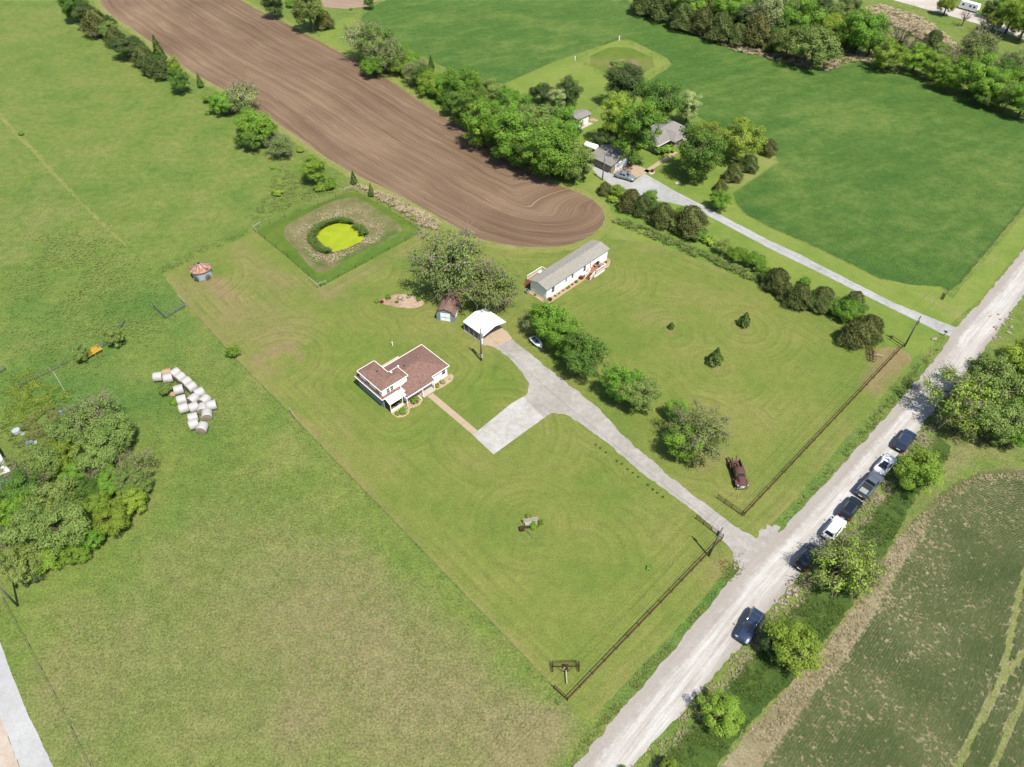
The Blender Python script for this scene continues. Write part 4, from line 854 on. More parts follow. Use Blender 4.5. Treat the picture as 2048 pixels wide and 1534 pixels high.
def fascia(parent, P, z, w=0.09):
    mb = MB()
    for i in range(len(P)):
        a, b = Vector(P[i]), Vector(P[(i + 1) % len(P)]); d = (b - a).normalized() * (w / 2)
        mb.bar((a.x - d.x, a.y - d.y, z), (b.x + d.x, b.y + d.y, z), w, 0.15)
    return mb.build('fascia', M['trim'], parent)
def vent(parent, x, y, z, mat='trim', s=0.28):
    return MB().tube([(x, y, z - 0.2), (x, y, z + 0.12)], s * 0.5, 8).tube([(x, y, z + 0.12), (x, y, z + 0.2)], [s * 0.75, s * 0.45], 8).build('roof_vent', M[mat], parent)

# ------------------------------------------------------------------ main house
def main_house():
    t = thing('farmhouse', 'white two-level house with brown shingle roofs in the middle of the lawn', 'house', (-18.82, 86.32, 0), GRID)
    MB().prism([(3.0, 1.75), (10.85, 1.55), (10.85, 8.95), (0.8, 8.95), (0.8, 1.75)], 0, 2.62).build('wall', M['white'], t)
    MB().prism([(-2.7, 3.25), (2.85, 3.25), (2.85, 5.85), (0.72, 5.85), (0.72, 10.05), (-2.7, 10.05)], 0, 4.34).build('upper_wall', M['white'], t)
    sl = 0.28; zS = lambda y: 2.62 + sl * (y - 1.24); yr = 5.3; zr = zS(yr); e = 11.2
    mb = MB()
    mb.face([(0.33, 0.33, zS(.33)), (7.0, 0.33, zS(.33)), (7.0, 1.24, zS(1.24)), (e, 1.24, zS(1.24)), (e - 4.06, yr, zr), (5.3, yr, zr), (3.3, 3.3, zS(3.3))])
    mb.face([(0.33, 0.33, zS(.33)), (3.3, 3.3, zS(3.3)), (0.33, 3.3, zS(.33))])
    mb.face([(e, 1.24, 2.62), (e, 9.36, 2.62), (e - 4.06, yr, zr)])
    mb.face([(e, 9.36, 2.62), (0.6, 9.36, 2.62), (0.6, yr, zr), (e - 4.06, yr, zr)])
    mb.face([(3.3, 3.3, zS(3.3)), (5.3, yr, zr), (0.6, yr, zr), (0.6, 3.3, zS(3.3))])
    roof = mb.build('roof', M['shbrown'], t)
    MB().prism([(0.45, 1.0), (6.9, 1.0), (6.9, 1.5), (11.05, 1.5), (11.05, 9.2), (0.45, 9.2)], 2.42, 2.5).build('soffit', M['white'], t)
    fm = MB()
    for a, b in (((.33, .33, zS(.33)), (7, .33, zS(.33))), ((7, .33, zS(.33)), (7, 1.24, 2.62)), ((7, 1.24, 2.62), (e, 1.24, 2.62)), ((e, 1.24, 2.62), (e, 9.36, 2.62)), ((e, 9.36, 2.62), (.75, 9.36, 2.62)), ((.33, 3.2, zS(.33)), (.33, .33, zS(.33)))):
        fm.bar(a, b, 0.09, 0.14)
    fm.build('fascia', M['trim'], t)
    # skirt roof round the two-storey part, and the lower wall below it
    MB().prism([(-2.8, 3.15), (0.6, 3.15), (0.6, 10.75), (-2.8, 10.75)], 0, 2.55).build('lower_wall', M['bluesiding'], t)
    mb = MB(); z0, z1 = 2.62, 2.9
    mb.face([(-3.2, 2.75, z0), (-3.2, 11.1, z0), (-2.68, 11.1, z1), (-2.68, 3.27, z1)]); mb.face([(-3.2, 2.75, z0), (-2.68, 3.27, z1), (1.1, 3.27, z1), (1.1, 2.75, z0)])
    mb.face([(-2.68, 11.1, z1), (-2.68, 10.0, z1), (0.6, 10.0, z1), (0.6, 11.1, z0)])
    mb.face([(-3.2, 2.75, z0 - .1), (-3.2, 11.1, z0 - .1), (0.6, 11.1, z0 - .1), (0.6, 2.75, z0 - .1)])
    mb.build('skirt_roof', M['shbrown'], t)
    fm = MB()
    for a, b in (((-3.2, 2.75, 2.6), (-3.2, 11.1, 2.6)), ((-3.2, 2.75, 2.6), (0.3, 2.75, 2.6)), ((-3.2, 11.1, 2.6), (0.6, 11.1, 2.6))): fm.bar(a, b, 0.09, 0.14)
    fm.build('fascia', M['trim'], t)
    up = hip(MB(), -2.95, 0.95, 3.05, 10.3, 4.42, 0.24, (1, 1), 'y').build('upper_roof', M['shbrown'], t)
    hip(MB(), -2.94, 3.05, 3.06, 6.1, 4.424, 0.243, (1, 1), 'x').build('upper_roof', M['shbrown'], t)
    fascia(t, [(-2.97, 3.03), (3.07, 3.03), (3.07, 6.12), (0.97, 6.12), (0.97, 10.32), (-2.97, 10.32)], 4.37)
    for x in (-1.45, -0.6): window(t, x, 3.22, 3.05, 0.75, 1.15, 'S')
    for y in (4.6, 7.6): window(t, -2.72, y, 3.1, 1.0, 1.0, 'W', 'greysiding')
    window(t, 10.0, 1.6, 1.05, 0.85, 1.35, 'S')
    window(t, 4.95, 1.72, 0.9, 0.8, 1.2, 'S')
    d = MB().box(3.75, 4.65, 1.66, 1.74, 0.25, 2.3).build('door', M['trim'], t); MB().box(4.5, 4.56, 1.6, 1.66, 1.2, 1.3).build('handle', M['black'], d)
    for x, y in ((0.5, 0.5), (4.1, 0.5), (6.8, 0.5)): MB().box(x - .07, x + .07, y - .07, y + .07, 0, 2.2).build('porch_post', M['trim'], t)
    MB().box(3.9, 6.7, 0.1, 1.7, 0, 0.24).build('porch_step', M['slab'], t)
    MB().box(3.2, 3.28, -0.2, 0.9, 0.0, 0.55).build('handrail', M['trim'], t)
    # awning porch
    mb = MB().face([(-2.6, 2.72, 2.58), (0.15, 2.72, 2.58), (0.15, 1.15, 2.3), (-2.75, 1.15, 2.3)]).face([(-2.6, 2.72, 2.53), (0.15, 2.72, 2.53), (0.15, 1.15, 2.25), (-2.75, 1.15, 2.25)])
    mb.face([(-2.75, 1.15, 2.25), (0.15, 1.15, 2.25), (0.15, 1.15, 2.3), (-2.75, 1.15, 2.3)]).face([(-2.75, 1.15, 2.25), (-2.75, 1.15, 2.3), (-2.6, 2.72, 2.58), (-2.6, 2.72, 2.53)])
    mb.build('awning', M['metal_white'], t)
    for x in (-2.6, 0.05): MB().box(x - .06, x + .06, 1.25, 1.37, 0, 2.3).build('porch_post', M['trim'], t)
    MB().box(-2.5, 0.0, 1.27, 1.33, 0.05, 0.75).build('porch_rail', M['trim'], t)
    MB().box(-2.62, -2.57, 1.4, 3.1, 0.05, 2.3).build('porch_screen', M['screen'], t)
    MB().box(-1.2, -0.6, 2.0, 2.6, 0.1, 0.9).build('porch_chair', M['screen'], t)
    for x, y, z, m in ((3.9, 7.2, 3.2, 'trim'), (4.6, 6.3, 3.45, 'black'), (-0.6, 7.3, 4.8, 'black'), (1.2, 5.5, 4.6, 'trim')): vent(t, x, y, z, m)
    dish = MB().tube([(9.4, 9.35, 2.6), (9.4, 9.45, 3.3)], 0.03, 5).build('dish_mast', M['galv'], t)
    MB().tube([(9.3, 9.5, 3.35), (9.36, 9.42, 3.32)], [0.36, 0.30], 14).build('satellite_dish', M['plastic_blue'], t)
main_house()
MS = Matrix.Translation((-18.82, 86.32, 0)) @ Matrix.Rotation(GRID, 4, 'Z')
def HL(x, y, z=0): return MS @ Vector((x, y, z))
tag(MB().prism([(p.x, p.y) for p in (HL(1.0, 9.0), HL(7.4, 9.0), HL(7.4, 12.3), HL(1.0, 12.3))], 0, 0.09).build('patio', M['slab'], None), kind='structure')
def strip_path(name, a, b, w, mat, n=12, z=0.05):
    """walk laid as separate slabs with open joints"""
    a, b = Vector(a), Vector(b); d = (b - a); L = d.length; d.normalize(); u = Vector((-d.y, d.x, 0)) * w / 2
    base = MB().prism([(p.x, p.y) for p in (a + u * .97, a - u * .97, b - u * .97, b + u * .97)], 0, z * 0.8).build(name, M['dirt'], None); tag(base, kind='structure')
    for i in range(n):
        p, q = a + d * (L * i / n + 0.02), a + d * (L * (i + 1) / n - 0.02)
        MB().prism([(v.x, v.y) for v in (p + u, p - u, q - u, q + u)], 0.0, z).build('paving_slab', M[mat], base)
strip_path('walkway', HL(5.3, 0.0), G(951, 866), 1.25, 'concrete', 12)
pa, pb = G(1291, 344), G(1352, 304); strip_path('side_walkway', pa, pb, 1.3, 'concrete', 10)

# ------------------------------------------------------------------ long mobile home
def railing(parent, a, b, h=0.95, n=None, mat='trim'):
    a, b = Vector(a), Vector(b); r = MB().bar(a + Vector((0, 0, h)), b + Vector((0, 0, h)), 0.10, 0.07).bar(a + Vector((0, 0, 0.12)), b + Vector((0, 0, 0.12)), 0.06).build('railing', M[mat], parent)
    L = (b - a).length; n = n or max(2, int(L / 0.22))
    for i in range(n + 1):
        p = a.lerp(b, i / n); MB().bar(p, p + Vector((0, 0, h)), 0.05 if i % 6 else 0.09).build('baluster', M[mat], r)
def mobile_home():
    t = thing('mobile_home', 'long white mobile home with grey shingle roof and two decks', 'house', (6.95, 118.25, 0), GRID + R(1.8))
    MB().box(0, 20.5, 0, 4.6, 0.62, 2.98).build('wall', M['white'], t)
    MB().box(0.03, 20.47, 0.03, 4.57, 0, 0.62).build('skirting', M['trim'], t)
    ew = MB(); ew.face([(-0.012, 0, 0.6), (-0.012, 4.6, 0.6), (-0.012, 4.6, 2.98), (-0.012, 2.3, 3.6), (-0.012, 0, 2.98)]); ew.face([(20.512, 0, 2.9), (20.512, 2.3, 3.6), (20.512, 4.6, 2.9)]); ew.build('end_wall', M['white'], t)
    r = MB(); x0, x1 = -0.3, 20.85
    P = [(-0.3, 2.92), (2.3, 3.62), (4.9, 2.92)]
    for (ya, za), (yb, zb) in ((P[0], P[1]), (P[1], P[2])):
        r.loft([[(x0, ya, za), (x0, yb, zb), (x0, yb, zb + .09), (x0, ya, za + .09)], [(x1, ya, za), (x1, yb, zb), (x1, yb, zb + .09), (x1, ya, za + .09)]])
    r.build('roof', M['shtan'], t)
    for x, w, h in ((2.0, 0.95, 1.35), (6.2, 0.5, 0.9), (8.3, 0.75, 1.0), (12.4, 0.85, 1.35)): window(t, x, -0.02, 2.55 - h, w, h, 'S')
    d = MB().box(14.35, 15.35, -0.07, 0.02, 0.9, 2.85).build('door', M['greysiding'], t); MB().box(14.5, 15.2, -0.09, -0.07, 1.0, 2.7).build('panel', M['trim'], d)
    for x, y in ((2.6, 3.0), (5.6, 3.0), (7.8, 3.1), (10.2, 3.0), (12.6, 3.0), (15.6, 3.0), (16.9, 3.0), (18.9, 3.0), (6.6, 1.1), (4.9, 2.4), (6.2, 2.5)): vent(t, x, y, 3.62 - abs(y - 2.3) * 0.27, 'beige', 0.24)
    # front deck
    MB().box(13.3, 17.0, -2.3, -0.03, 0.75, 0.87).build('deck', M['deck'], t)
    MB().prism([(13.35, -2.25), (16.95, -2.25), (16.95, -0.05), (13.35, -0.05)], 0, 0.72).build('deck_skirt', M['trim'], t)
    railing(t, (13.9, -2.25, 0.87), (16.95, -2.25, 0.87)); railing(t, (16.95, -2.25, 0.87), (16.95, -0.1, 0.87)); railing(t, (13.35, -0.9, 0.87), (13.35, -0.1, 0.87))
    for i in range(5): MB().box(13.3 - 0.3 * (i + 1), 13.3 - 0.3 * i - 0.02, -2.2, -0.95, 0, 0.72 - 0.15 * i).build('step', M['steps'], t)
    for y in (-2.25, -0.9): railing(t, (11.8, y, 0.05), (13.35, y, 0.87), 0.95)
    # rear deck
    MB().box(1.7, 6.4, 4.65, 7.2, 0.75, 0.87).build('deck', M['deck'], t)
    MB().prism([(1.75, 4.7), (6.35, 4.7), (6.35, 7.15), (1.75, 7.15)], 0, 0.72).build('deck_skirt', M['trim'], t)
    railing(t, (1.75, 7.15, 0.87), (6.35, 7.15, 0.87)); railing(t, (6.35, 7.15, 0.87), (6.35, 4.75, 0.87)); railing(t, (1.75, 4.75, 0.87), (1.75, 5.6, 0.87))
    for i in range(4): MB().box(1.7 - 0.3 * (i + 1), 1.7 - 0.3 * i - 0.02, 5.7, 7.1, 0, 0.6 - 0.15 * i).build('step', M['steps'], t)
    MB().box(4.6, 5.5, 6.0, 6.8, 0.88, 1.5).build('storage_box', M['trim'], t)
    return t
mobile_home()
MH = Matrix.Translation((6.95, 118.25, 0)) @ Matrix.Rotation(GRID + R(1.8), 4, 'Z')
def ML(x, y, z=0): return MH @ Vector((x, y, z))
def bed_poly(name, pts, mat='mulch', z=0.05, seed=60):
    o = sheet(name, pts, z, M[mat], step=0.5, jit=0.06, seed=seed)
    # kerb of edging stones, each a piece of its own
    L = densify(pts, 0.42, 0)
    for i in range(len(L)):
        a, b = L[i], L[(i + 1) % len(L)]; d = b - a
        if d.length < 0.1: continue
        MB().bar(Vector((a.x, a.y, 0.08)) + d * 0.06, Vector((b.x, b.y, 0.08)) - d * 0.06, 0.24, 0.16).build('edging_stone', M['brick_edge'], o)
    return o
bed_poly('flower_bed', [ML(-0.7, 4.4), ML(-0.9, 0.0), ML(-0.3, -1.0), ML(0.6, -1.1), ML(11.6, -1.1), ML(11.6, -0.05), ML(-0.05, -0.05), ML(-0.05, 4.4)], seed=61)
bed_poly('flower_bed', [ML(17.2, -0.05), ML(17.2, -1.6), ML(18.6, -1.9), ML(20.2, -1.2), ML(21.0, -0.2), ML(20.6, 0.5), ML(20.55, -0.05)], seed=62)
bed_poly('flower_bed', [HL(-2.7, 1.1), HL(-2.5, -0.3), HL(-1.6, -1.0), HL(-0.4, -0.9), HL(0.4, 0.0), HL(1.4, -0.5), HL(2.4, -0.6), HL(3.4, 0.0), HL(3.7, 0.9), HL(3.7, 1.5), HL(0.6, 1.4), HL(-0.3, 1.1)], seed=63)
bed_poly('flower_bed', [HL(6.9, 1.4), HL(6.9, 0.1), HL(8.5, -0.1), HL(10.6, 0.0), HL(11.5, 0.7), HL(11.5, 1.4)], seed=64)

# shrubs in the beds
def shrub_at(P, r, mat, label, group, fam='ball', sz=1.0, nm='garden_shrub'):
    t = thing(nm, label, 'shrub', (P.x, P.y, 0.04), random.Random(int(P.x * 97)).uniform(0, 6), group); t.scale = (r, r, r * sz)
    tr, cr, tw = PROTO[fam][0]
    for nme, me, m in (('stem', tr, M['bark']), ('leaves', cr, M[mat])):
        if not me.materials: me.materials.append(m)
        o = bpy.data.objects.new(nme, me); COL.objects.link(o); o.parent = t; o.material_slots[0].link = 'OBJECT'; o.material_slots[0].material = m
for x, y, r, m, lab in ((2.0, 0.55, 0.85, 'decid', 'largest clipped green ball shrub before the farmhouse wall'), (-1.2, -0.25, 0.72, 'decid', 'clipped green ball shrub before the white awning porch'), (-0.2, 0.35, 0.5, 'pale', 'grey-green shrub between the two clipped balls'), (-2.1, 0.3, 0.5, 'decid', 'spiky green plant at the awning porch corner'),
                        (3.1, 0.75, 0.35, 'olive', 'small dull green plant by the porch steps'), (-0.75, 0.55, 0.38, 'gold', 'small orange-yellow plant by the awning porch'), (8.9, 0.65, 0.6, 'pale', 'grey-green round shrub right of the farmhouse steps'), (7.5, 0.6, 0.5, 'gold', 'yellow flowering plants right of the porch steps'), (8.0, 0.95, 0.25, 'red', 'tiny dark red plant right of the porch steps')):
    shrub_at(HL(x, y), r, m, lab, 'shrubs round the farmhouse')
for x, y, r, m, lab in ((0.4, -0.55, 0.6, 'red', 'dark red shrub at the near corner of the mobile home'), (11.0, -0.5, 0.62, 'red', 'dark red shrub beside the mobile home steps'), (9.2, -0.5, 0.45, 'decid', 'round green shrub below the mobile home windows'), (6.9, -0.5, 0.34, 'olive', 'dull green plant in the middle of the long bed'), (6.2, -0.55, 0.34, 'olive', 'dull green plant left of middle in the long bed'),
                        (5.0, -0.5, 0.28, 'olive', 'small dull plant in the long bed\'s left half'), (3.6, -0.5, 0.26, 'olive', 'smallest pale plant in the long bed'), (2.4, -0.5, 0.3, 'olive', 'pale low plant nearest the red corner shrub'), (8.0, -0.5, 0.28, 'red', 'small reddish plant left of the round green shrub'), (18.3, -0.9, 0.35, 'decid', 'low green plant in the bed right of the deck'), (19.6, -0.6, 0.35, 'olive', 'low plant at the far end of the mobile home'), (-0.45, 2.8, 0.35, 'deep', 'dark low plant along the mobile home\'s end wall')):
    shrub_at(ML(x, y), r, m, lab, 'plants round the mobile home')
for x, y, r, m, lab in ((755, 604, 0.62, 'lime', 'yellow-green clump at the left tip of the island bed'), (776, 597, 0.7, 'decid', 'green clump upper left in the island bed'), (764, 605, 0.45, 'red', 'dark purple-brown clump beside the yellow-green one'), (794, 606, 0.42, 'deep', 'flat green clump in the middle of the island bed'), (839, 601, 0.6, 'decid', 'green clump at the right end of the island bed'), (820, 590, 0.6, 'pale', 'grey-white spiky plant at the back of the island bed'), (816, 596, 0.4, 'pale', 'smaller grey plant before the spiky one')):
    shrub_at(G(x, y), r, m, lab, 'plants in the island bed')
def rock(P, r, lab, grp, seed): tag(MB().blob((0, 0, r * 0.35), r, r * 0.8, r * 0.6, seed, 0.35, 6, 9).build('boulder', M['rockm'], None, True), lab, 'rock', grp).location = (P.x, P.y, 0.04)
M['rockm'] = solid('pale_rock', A(206, 190, 176), 0.9, 0.1, var=0.2)
rock(G(800, 597), 0.55, 'large pale boulder in the island bed', 'rocks in the beds', 1); rock(G(806, 601), 0.35, 'smaller boulder beside the large one in the island bed', 'rocks in the beds', 2); rock(HL(10.6, 0.5), 0.28, 'pale rock at the end of the farmhouse bed', 'rocks in the beds', 3)

# ------------------------------------------------------------------ barn shed, carport
def barn_shed():
    t = thing('barn_shed', 'small barn-shaped shed with brown gambrel roof and white double doors', 'shed', (-13.85, 110.95, 0), R(78))
    W = 1.85; prof = [(-W, 0), (-W, 1.85), (-1.3, 2.7), (0, 3.2), (1.3, 2.7), (W, 1.85), (W, 0)]
    MB().loft([[(0, y, z) for y, z in prof], [(5.2, y, z) for y, z in prof]]).build('wall', M['bluesiding'], t)
    r = MB(); o = 0.09
    rp = [(-W - 0.16, 1.72), (-1.34, 2.72), (0, 3.23), (1.34, 2.72), (W + 0.16, 1.72)]
    for (ya, za), (yb, zb) in zip(rp[:-1], rp[1:]):
        r.loft([[(-0.2, ya, za), (-0.2, yb, zb), (-0.2, yb, zb + o), (-0.2, ya, za + o)], [(5.4, ya, za), (5.4, yb, zb), (5.4, yb, zb + o), (5.4, ya, za + o)]])
    r.build('roof', M['shbrown'], t)
    for s in (-1, 1):
        d = MB().box(-0.05, 0.0, min(0.02 * s, 0.92 * s), max(0.02 * s, 0.92 * s), 0.12, 1.9).build('door', M['white'], t)
        MB().bar((-0.06, 0.06 * s, 1.0), (-0.06, 0.88 * s, 1.0), 0.04, 0.1).build('door_trim', M['greysiding'], d); MB().box(-0.09, -0.05, 0.08 * s - .03, 0.08 * s + .03, 0.95, 1.1).build('handle', M['black'], d)
    f = MB()
    for a, b in (((-0.03, -0.98, 0), (-0.03, -0.98, 2.0)), ((-0.03, 0.98, 0), (-0.03, 0.98, 2.0)), ((-0.03, -0.98, 2.0), (-0.03, 0.98, 2.0))): f.bar(a, b, 0.08)
    f.build('door_frame', M['trim'], t)
    MB().box(1.0, 2.6, W + 0.01 - 2 * W - 0.05, -W - 0.02, 0.3, 1.2).build('side_panel', M['trim'], t)
barn_shed()
def carport():
    t = thing('carport', 'open white metal carport at the head of the driveway', 'carport', (-5.63, 105.52, 0), GRID)
    x0, x1, y0, y1 = -1.15, 4.95, -1.05, 5.0; xm = (x0 + x1) / 2; r = MB()
    P = [(x0 - 0.02, 2.1), (x0, 2.3), (xm, 3.0), (x1, 2.3), (x1 + 0.02, 2.1)]
    for (xa, za), (xb, zb) in zip(P[:-1], P[1:]):
        r.loft([[(xa, y0, za), (xb, y0, zb), (xb, y0, zb + .05), (xa, y0, za + .05)], [(xa, y1, za), (xb, y1, zb), (xb, y1, zb + .05), (xa, y1, za + .05)]])
    r.build('roof', M['metal_white'], t)
    for k in range(5):
        y = y0 + 0.15 + (y1 - y0 - 0.3) * k / 4
        for x in (x0 + 0.08, x1 - 0.08): MB().box(x - .04, x + .04, y - .04, y + .04, 0, 2.25).build('post', M['galv'], t)
        MB().bar((x0 + .08, y, 2.28), (xm, y, 2.94), 0.05).bar((xm, y, 2.94), (x1 - .08, y, 2.28), 0.05).build('truss', M['galv'], t)
    for x in (x0 + 0.08, x1 - 0.08): MB().box(x - .04, x + .04, y0 + .1, y1 - .1, 0.03, 0.1).build('base_rail', M['galv'], t)
carport()
CP = Matrix.Translation((-5.63, 105.52, 0)) @ Matrix.Rotation(GRID, 4, 'Z')
sheet('carport_pad', [CP @ Vector(p) for p in ((-1.2, 5.05, 0), (-1.1, -1.2, 0), (0.2, -3.4, 0), (4.2, -3.6, 0), (5.0, -1.2, 0), (5.0, 5.05, 0))], 0.05, M['concrete'], step=1.2, jit=0.05, seed=65)

# ------------------------------------------------------------------ neighbour: garage, house, shed
def garage():
    t = thing('garage', 'grey-roofed garage with white door behind the silver car', 'garage', (25.2, 172.2, 0), GRID)
    MB().loft([[(0, 0, 0), (8.2, 0, 0), (8.2, 0, 2.45), (4.1, 0, 3.75), (0, 0, 2.45)], [(0, 7.0, 0), (8.2, 7.0, 0), (8.2, 7.0, 2.45), (4.1, 7.0, 3.75), (0, 7.0, 2.45)]]).build('wall', M['beige'], t)
    r = MB(); P = [(-0.55, 2.3), (4.1, 3.78), (8.75, 2.3)]
    for (xa, za), (xb, zb) in zip(P[:-1], P[1:]):
        r.loft([[(xa, -0.5, za), (xb, -0.5, zb), (xb, -0.5, zb + .09), (xa, -0.5, za + .09)], [(xa, 7.4, za), (xb, 7.4, zb), (xb, 7.4, zb + .09), (xa, 7.4, za + .09)]])
    r.build('roof', M['shgrey'], t)
    d = MB().box(1.6, 6.6, -0.06, 0.0, 0.02, 2.2).build('garage_door', M['white'], t)
    for k in range(1, 4): MB().box(1.65, 6.55, -0.075, -0.06, k * 0.54, k * 0.54 + 0.03).build('door_groove', M['greysiding'], d)
    MB().box(-0.06, 0, 2.2, 3.2, 1.2, 1.9).build('window', M['glass'], t); vent(t, 3.3, 5.0, 3.6, 'black')
garage()
GM = Matrix.Translation((25.2, 172.2, 0)) @ Matrix.Rotation(GRID, 4, 'Z')
sheet('garage_apron', [GM @ Vector(p) for p in ((0.6, -0.05, 0), (8.6, -0.05, 0), (8.8, -6.6, 0), (1.4, -6.0, 0), (0.6, -2, 0))], 0.05, M['concrete'], step=1.5, jit=0.1, seed=66)
def house2():
    t = thing('neighbour_house', 'grey-roofed house half hidden by trees beyond the tilled field', 'house', (44.2, 185.7, 0), GRID)
    MB().box(-5.6, 8.6, 2.2, 9.8, 0, 2.55).build('wall', M['beige'], t); MB().box(-0.4, 4.0, 0.4, 2.3, 0, 2.5).build('wing_wall', M['beige'], t)
    hip(MB(), -6.2, 9.1, 1.6, 10.4, 2.62, 0.36, (0.55, 0.55), 'x').build('roof', M['shgrey'], t)
    hip(MB(), -0.8, 4.4, -0.2, 6.0, 2.624, 0.5, (0.75, 0), 'y').build('wing_roof', M['shgrey'], t)
    fascia(t, [(-6.22, 1.58), (9.12, 1.58), (9.12, 10.42), (-6.22, 10.42)], 2.55)
    for x in (-4.4, -2.4): window(t, x, 2.17, 0.9, 1.0, 1.3, 'S')
    window(t, 5.4, 2.17, 0.9, 1.2, 1.3, 'S'); window(t, 1.6, 0.37, 0.9, 1.6, 1.3, 'S')
    for x in (4.6, 6.4, 8.3): MB().box(x - .07, x + .07, 0.2, 0.34, 0, 2.5).build('porch_post', M['trim'], t)
    MB().box(4.4, 8.5, 0.1, 2.2, 0, 0.3).build('porch_floor', M['slab'], t); railing(t, (4.6, 0.25, 0.3), (8.3, 0.25, 0.3), 0.8, 10)
    for x, y in ((7.2, 7.4), (5.6, 7.6), (6.6, 3.6), (4.9, 8.2)): vent(t, x, y, 2.62 + (min(y - 1.6, 10.4 - y)) * 0.36, 'black')
house2()
def shed2():
    t = thing('tool_shed', 'tall beige shed with low grey roof and lean-to in the neighbour\'s yard', 'shed', (17.7, 197.5, 0), GRID)
    MB().box(0.4, 5.8, 0.5, 4.0, 0, 2.6).build('wall', M['beige'], t); hip(MB(), 0.1, 6.3, 0.1, 4.4, 2.62, 0.2, (0, 0), 'x').build('roof', M['shgrey'], t)
    MB().box(1.0, 5.2, 0.42, 0.5, 0.05, 2.2).build('door', M['trim'], t); MB().box(0.4, 5.9, -0.9, 0.4, 0, 0.08).build('slab', M['slab'], t)
    MB().face([(1.0, 4.45, 2.5), (4.6, 4.45, 2.5), (4.6, 7.0, 2.1), (1.0, 7.0, 2.1)]).face([(1.0, 4.45, 2.45), (4.6, 4.45, 2.45), (4.6, 7.0, 2.05), (1.0, 7.0, 2.05)]).build('lean_to_roof', M['galv'], t)
    for x in (1.05, 4.5): MB().box(x, x + .09, 6.85, 6.94, 0, 2.08).build('post', M['bark'], t)
shed2()
def tank_trailer():
    t = thing('tarped_trailer', 'white covered trailer behind the neighbour\'s garage', 'trailer', (20.8, 185.0, 0), R(-33))
    rings = []
    for x in (-1.9, -1.7, 1.7, 1.9):
        k = 0.85 if abs(x) > 1.8 else 1.0; rings.append([(x, 1.0 * k * math.cos(a), 1.2 + 0.75 * k * math.sin(a)) for a in [math.pi * 2 * i / 12 for i in range(12)]])
    MB().loft(rings).build('cover', M['metal_white'], t, True)
    for y in (-0.95, 0.95): MB().tube([(0, y - .1, 0.33), (0, y + .1, 0.33)], 0.33, 12).build('wheel', M['black'], t)
    MB().bar((1.7, 0, 0.5), (3.0, 0, 0.45), 0.1).build('drawbar', M['galv'], t)
tank_trailer()

# ------------------------------------------------------------------ round grain bin
def grain_bin():
    t = thing('grain_bin', 'round grey metal grain bin with rusty conical roof', 'grain bin', (-67.95, 124.7, 0), 0)
    n = 40; rings = []
    for k in range(19):
        z = 2.2 * k / 18; r = 1.95 + (0.02 if k % 2 else -0.015); rings.append([(r * math.cos(2 * math.pi * i / n), r * math.sin(2 * math.pi * i / n), z) for i in range(n)])
    MB().loft(rings, caps=False).build('wall', M['galv'], t)
    for i in range(24):                     # roof sheets with standing seams
        a0, a1 = 2 * math.pi * i / 24, 2 * math.pi * (i + 1) / 24; am = (a0 + a1) / 2; q = lambda a, r, z: (r * math.cos(a), r * math.sin(a), z)
        MB().face([q(a0, 2.25, 2.12), q(am, 2.25, 2.12), q(a1, 2.25, 2.12), q(a1, 0.28, 3.3), q(am, 0.28, 3.3), q(a0, 0.28, 3.3)]).build('roof_sheet', M['rust'], t)
        MB().bar(q(a0, 2.25, 2.15), q(a0, 0.3, 3.33), 0.07, 0.06).build('roof_seam', M['galv'] if i % 3 == 0 else M['rust'], t)
    MB().tube([(0, 0, 3.25), (0, 0, 3.42)], [0.34, 0.3], 14).build('cap', M['black'], t)
    a = R(-72); MB().box(1.93, 2.0, -0.45, 0.45, 0.2, 1.9, a, (0, 0)).build('door', M['galv'], t)
    for ang, nm in ((-108, 'l'), (-38, 'r')):
        a = R(ang); c = (2.12 * math.cos(a), 2.12 * math.sin(a), 0.62); w = MB().ring(c, 0.6, 0.04, (math.cos(a), math.sin(a), 0.15), 22)
        for k in range(6):
            b = math.pi * k / 6; u = Vector((-math.sin(a), math.cos(a), 0)); w.bar(Vector(c) + u * 0.6 * math.cos(b) + Vector((0, 0, 0.6 * math.sin(b))), Vector(c) - u * 0.6 * math.cos(b) - Vector((0, 0, 0.6 * math.sin(b))), 0.035)
        wh = w.build('wagon_wheel', M['rustd'], None); tag(wh, f'old spoked iron wheel leaning on the {"left" if nm == "l" else "right"} of the grain bin door', 'wheel', 'wheels against the bin'); wh.location = (-67.95, 124.7, 0)
M['rustd'] = solid('dark_rusty_iron', A(96, 62, 48), 0.8, 0.3, 0.2, var=0.3, sc=5)
grain_bin()

# ------------------------------------------------------------------ far trailer and the building at the left edge
def camper():
    t = thing('camper_trailer', 'white camper trailer parked beyond the lane at the top right', 'trailer', (178.6, 305.6, 0), R(-50))
    L, W = 7.2, 2.4; p = [(-L / 2, 0.55), (L / 2 - 0.5, 0.55), (L / 2, 1.1), (L / 2 - 0.3, 3.0), (-L / 2 + 0.2, 3.0), (-L / 2, 2.8)]
    MB().loft([[(x, -W / 2, z) for x, z in p], [(x, W / 2, z) for x, z in p]]).build('body', M['metal_white'], t)
    for x in (-2.2, 0.6, 2.2): MB().box(x - .45, x + .45, -W / 2 - .03, -W / 2, 1.6, 2.3).build('window', M['glass'], t)
    MB().box(-1.2, -0.5, -W / 2 - .03, -W / 2, 0.7, 2.5).build('door', M['trim'], t)
    for x in (-0.5, 0.4):
        for y in (-W / 2 + .1, W / 2 - .1): MB().tube([(x, y - .1, 0.36), (x, y + .1, 0.36)], 0.36, 12).build('wheel', M['black'], t)
    MB().bar((L / 2 - .4, 0, 0.6), (L / 2 + 1.2, 0, 0.5), 0.12).build('drawbar', M['black'], t)
camper()
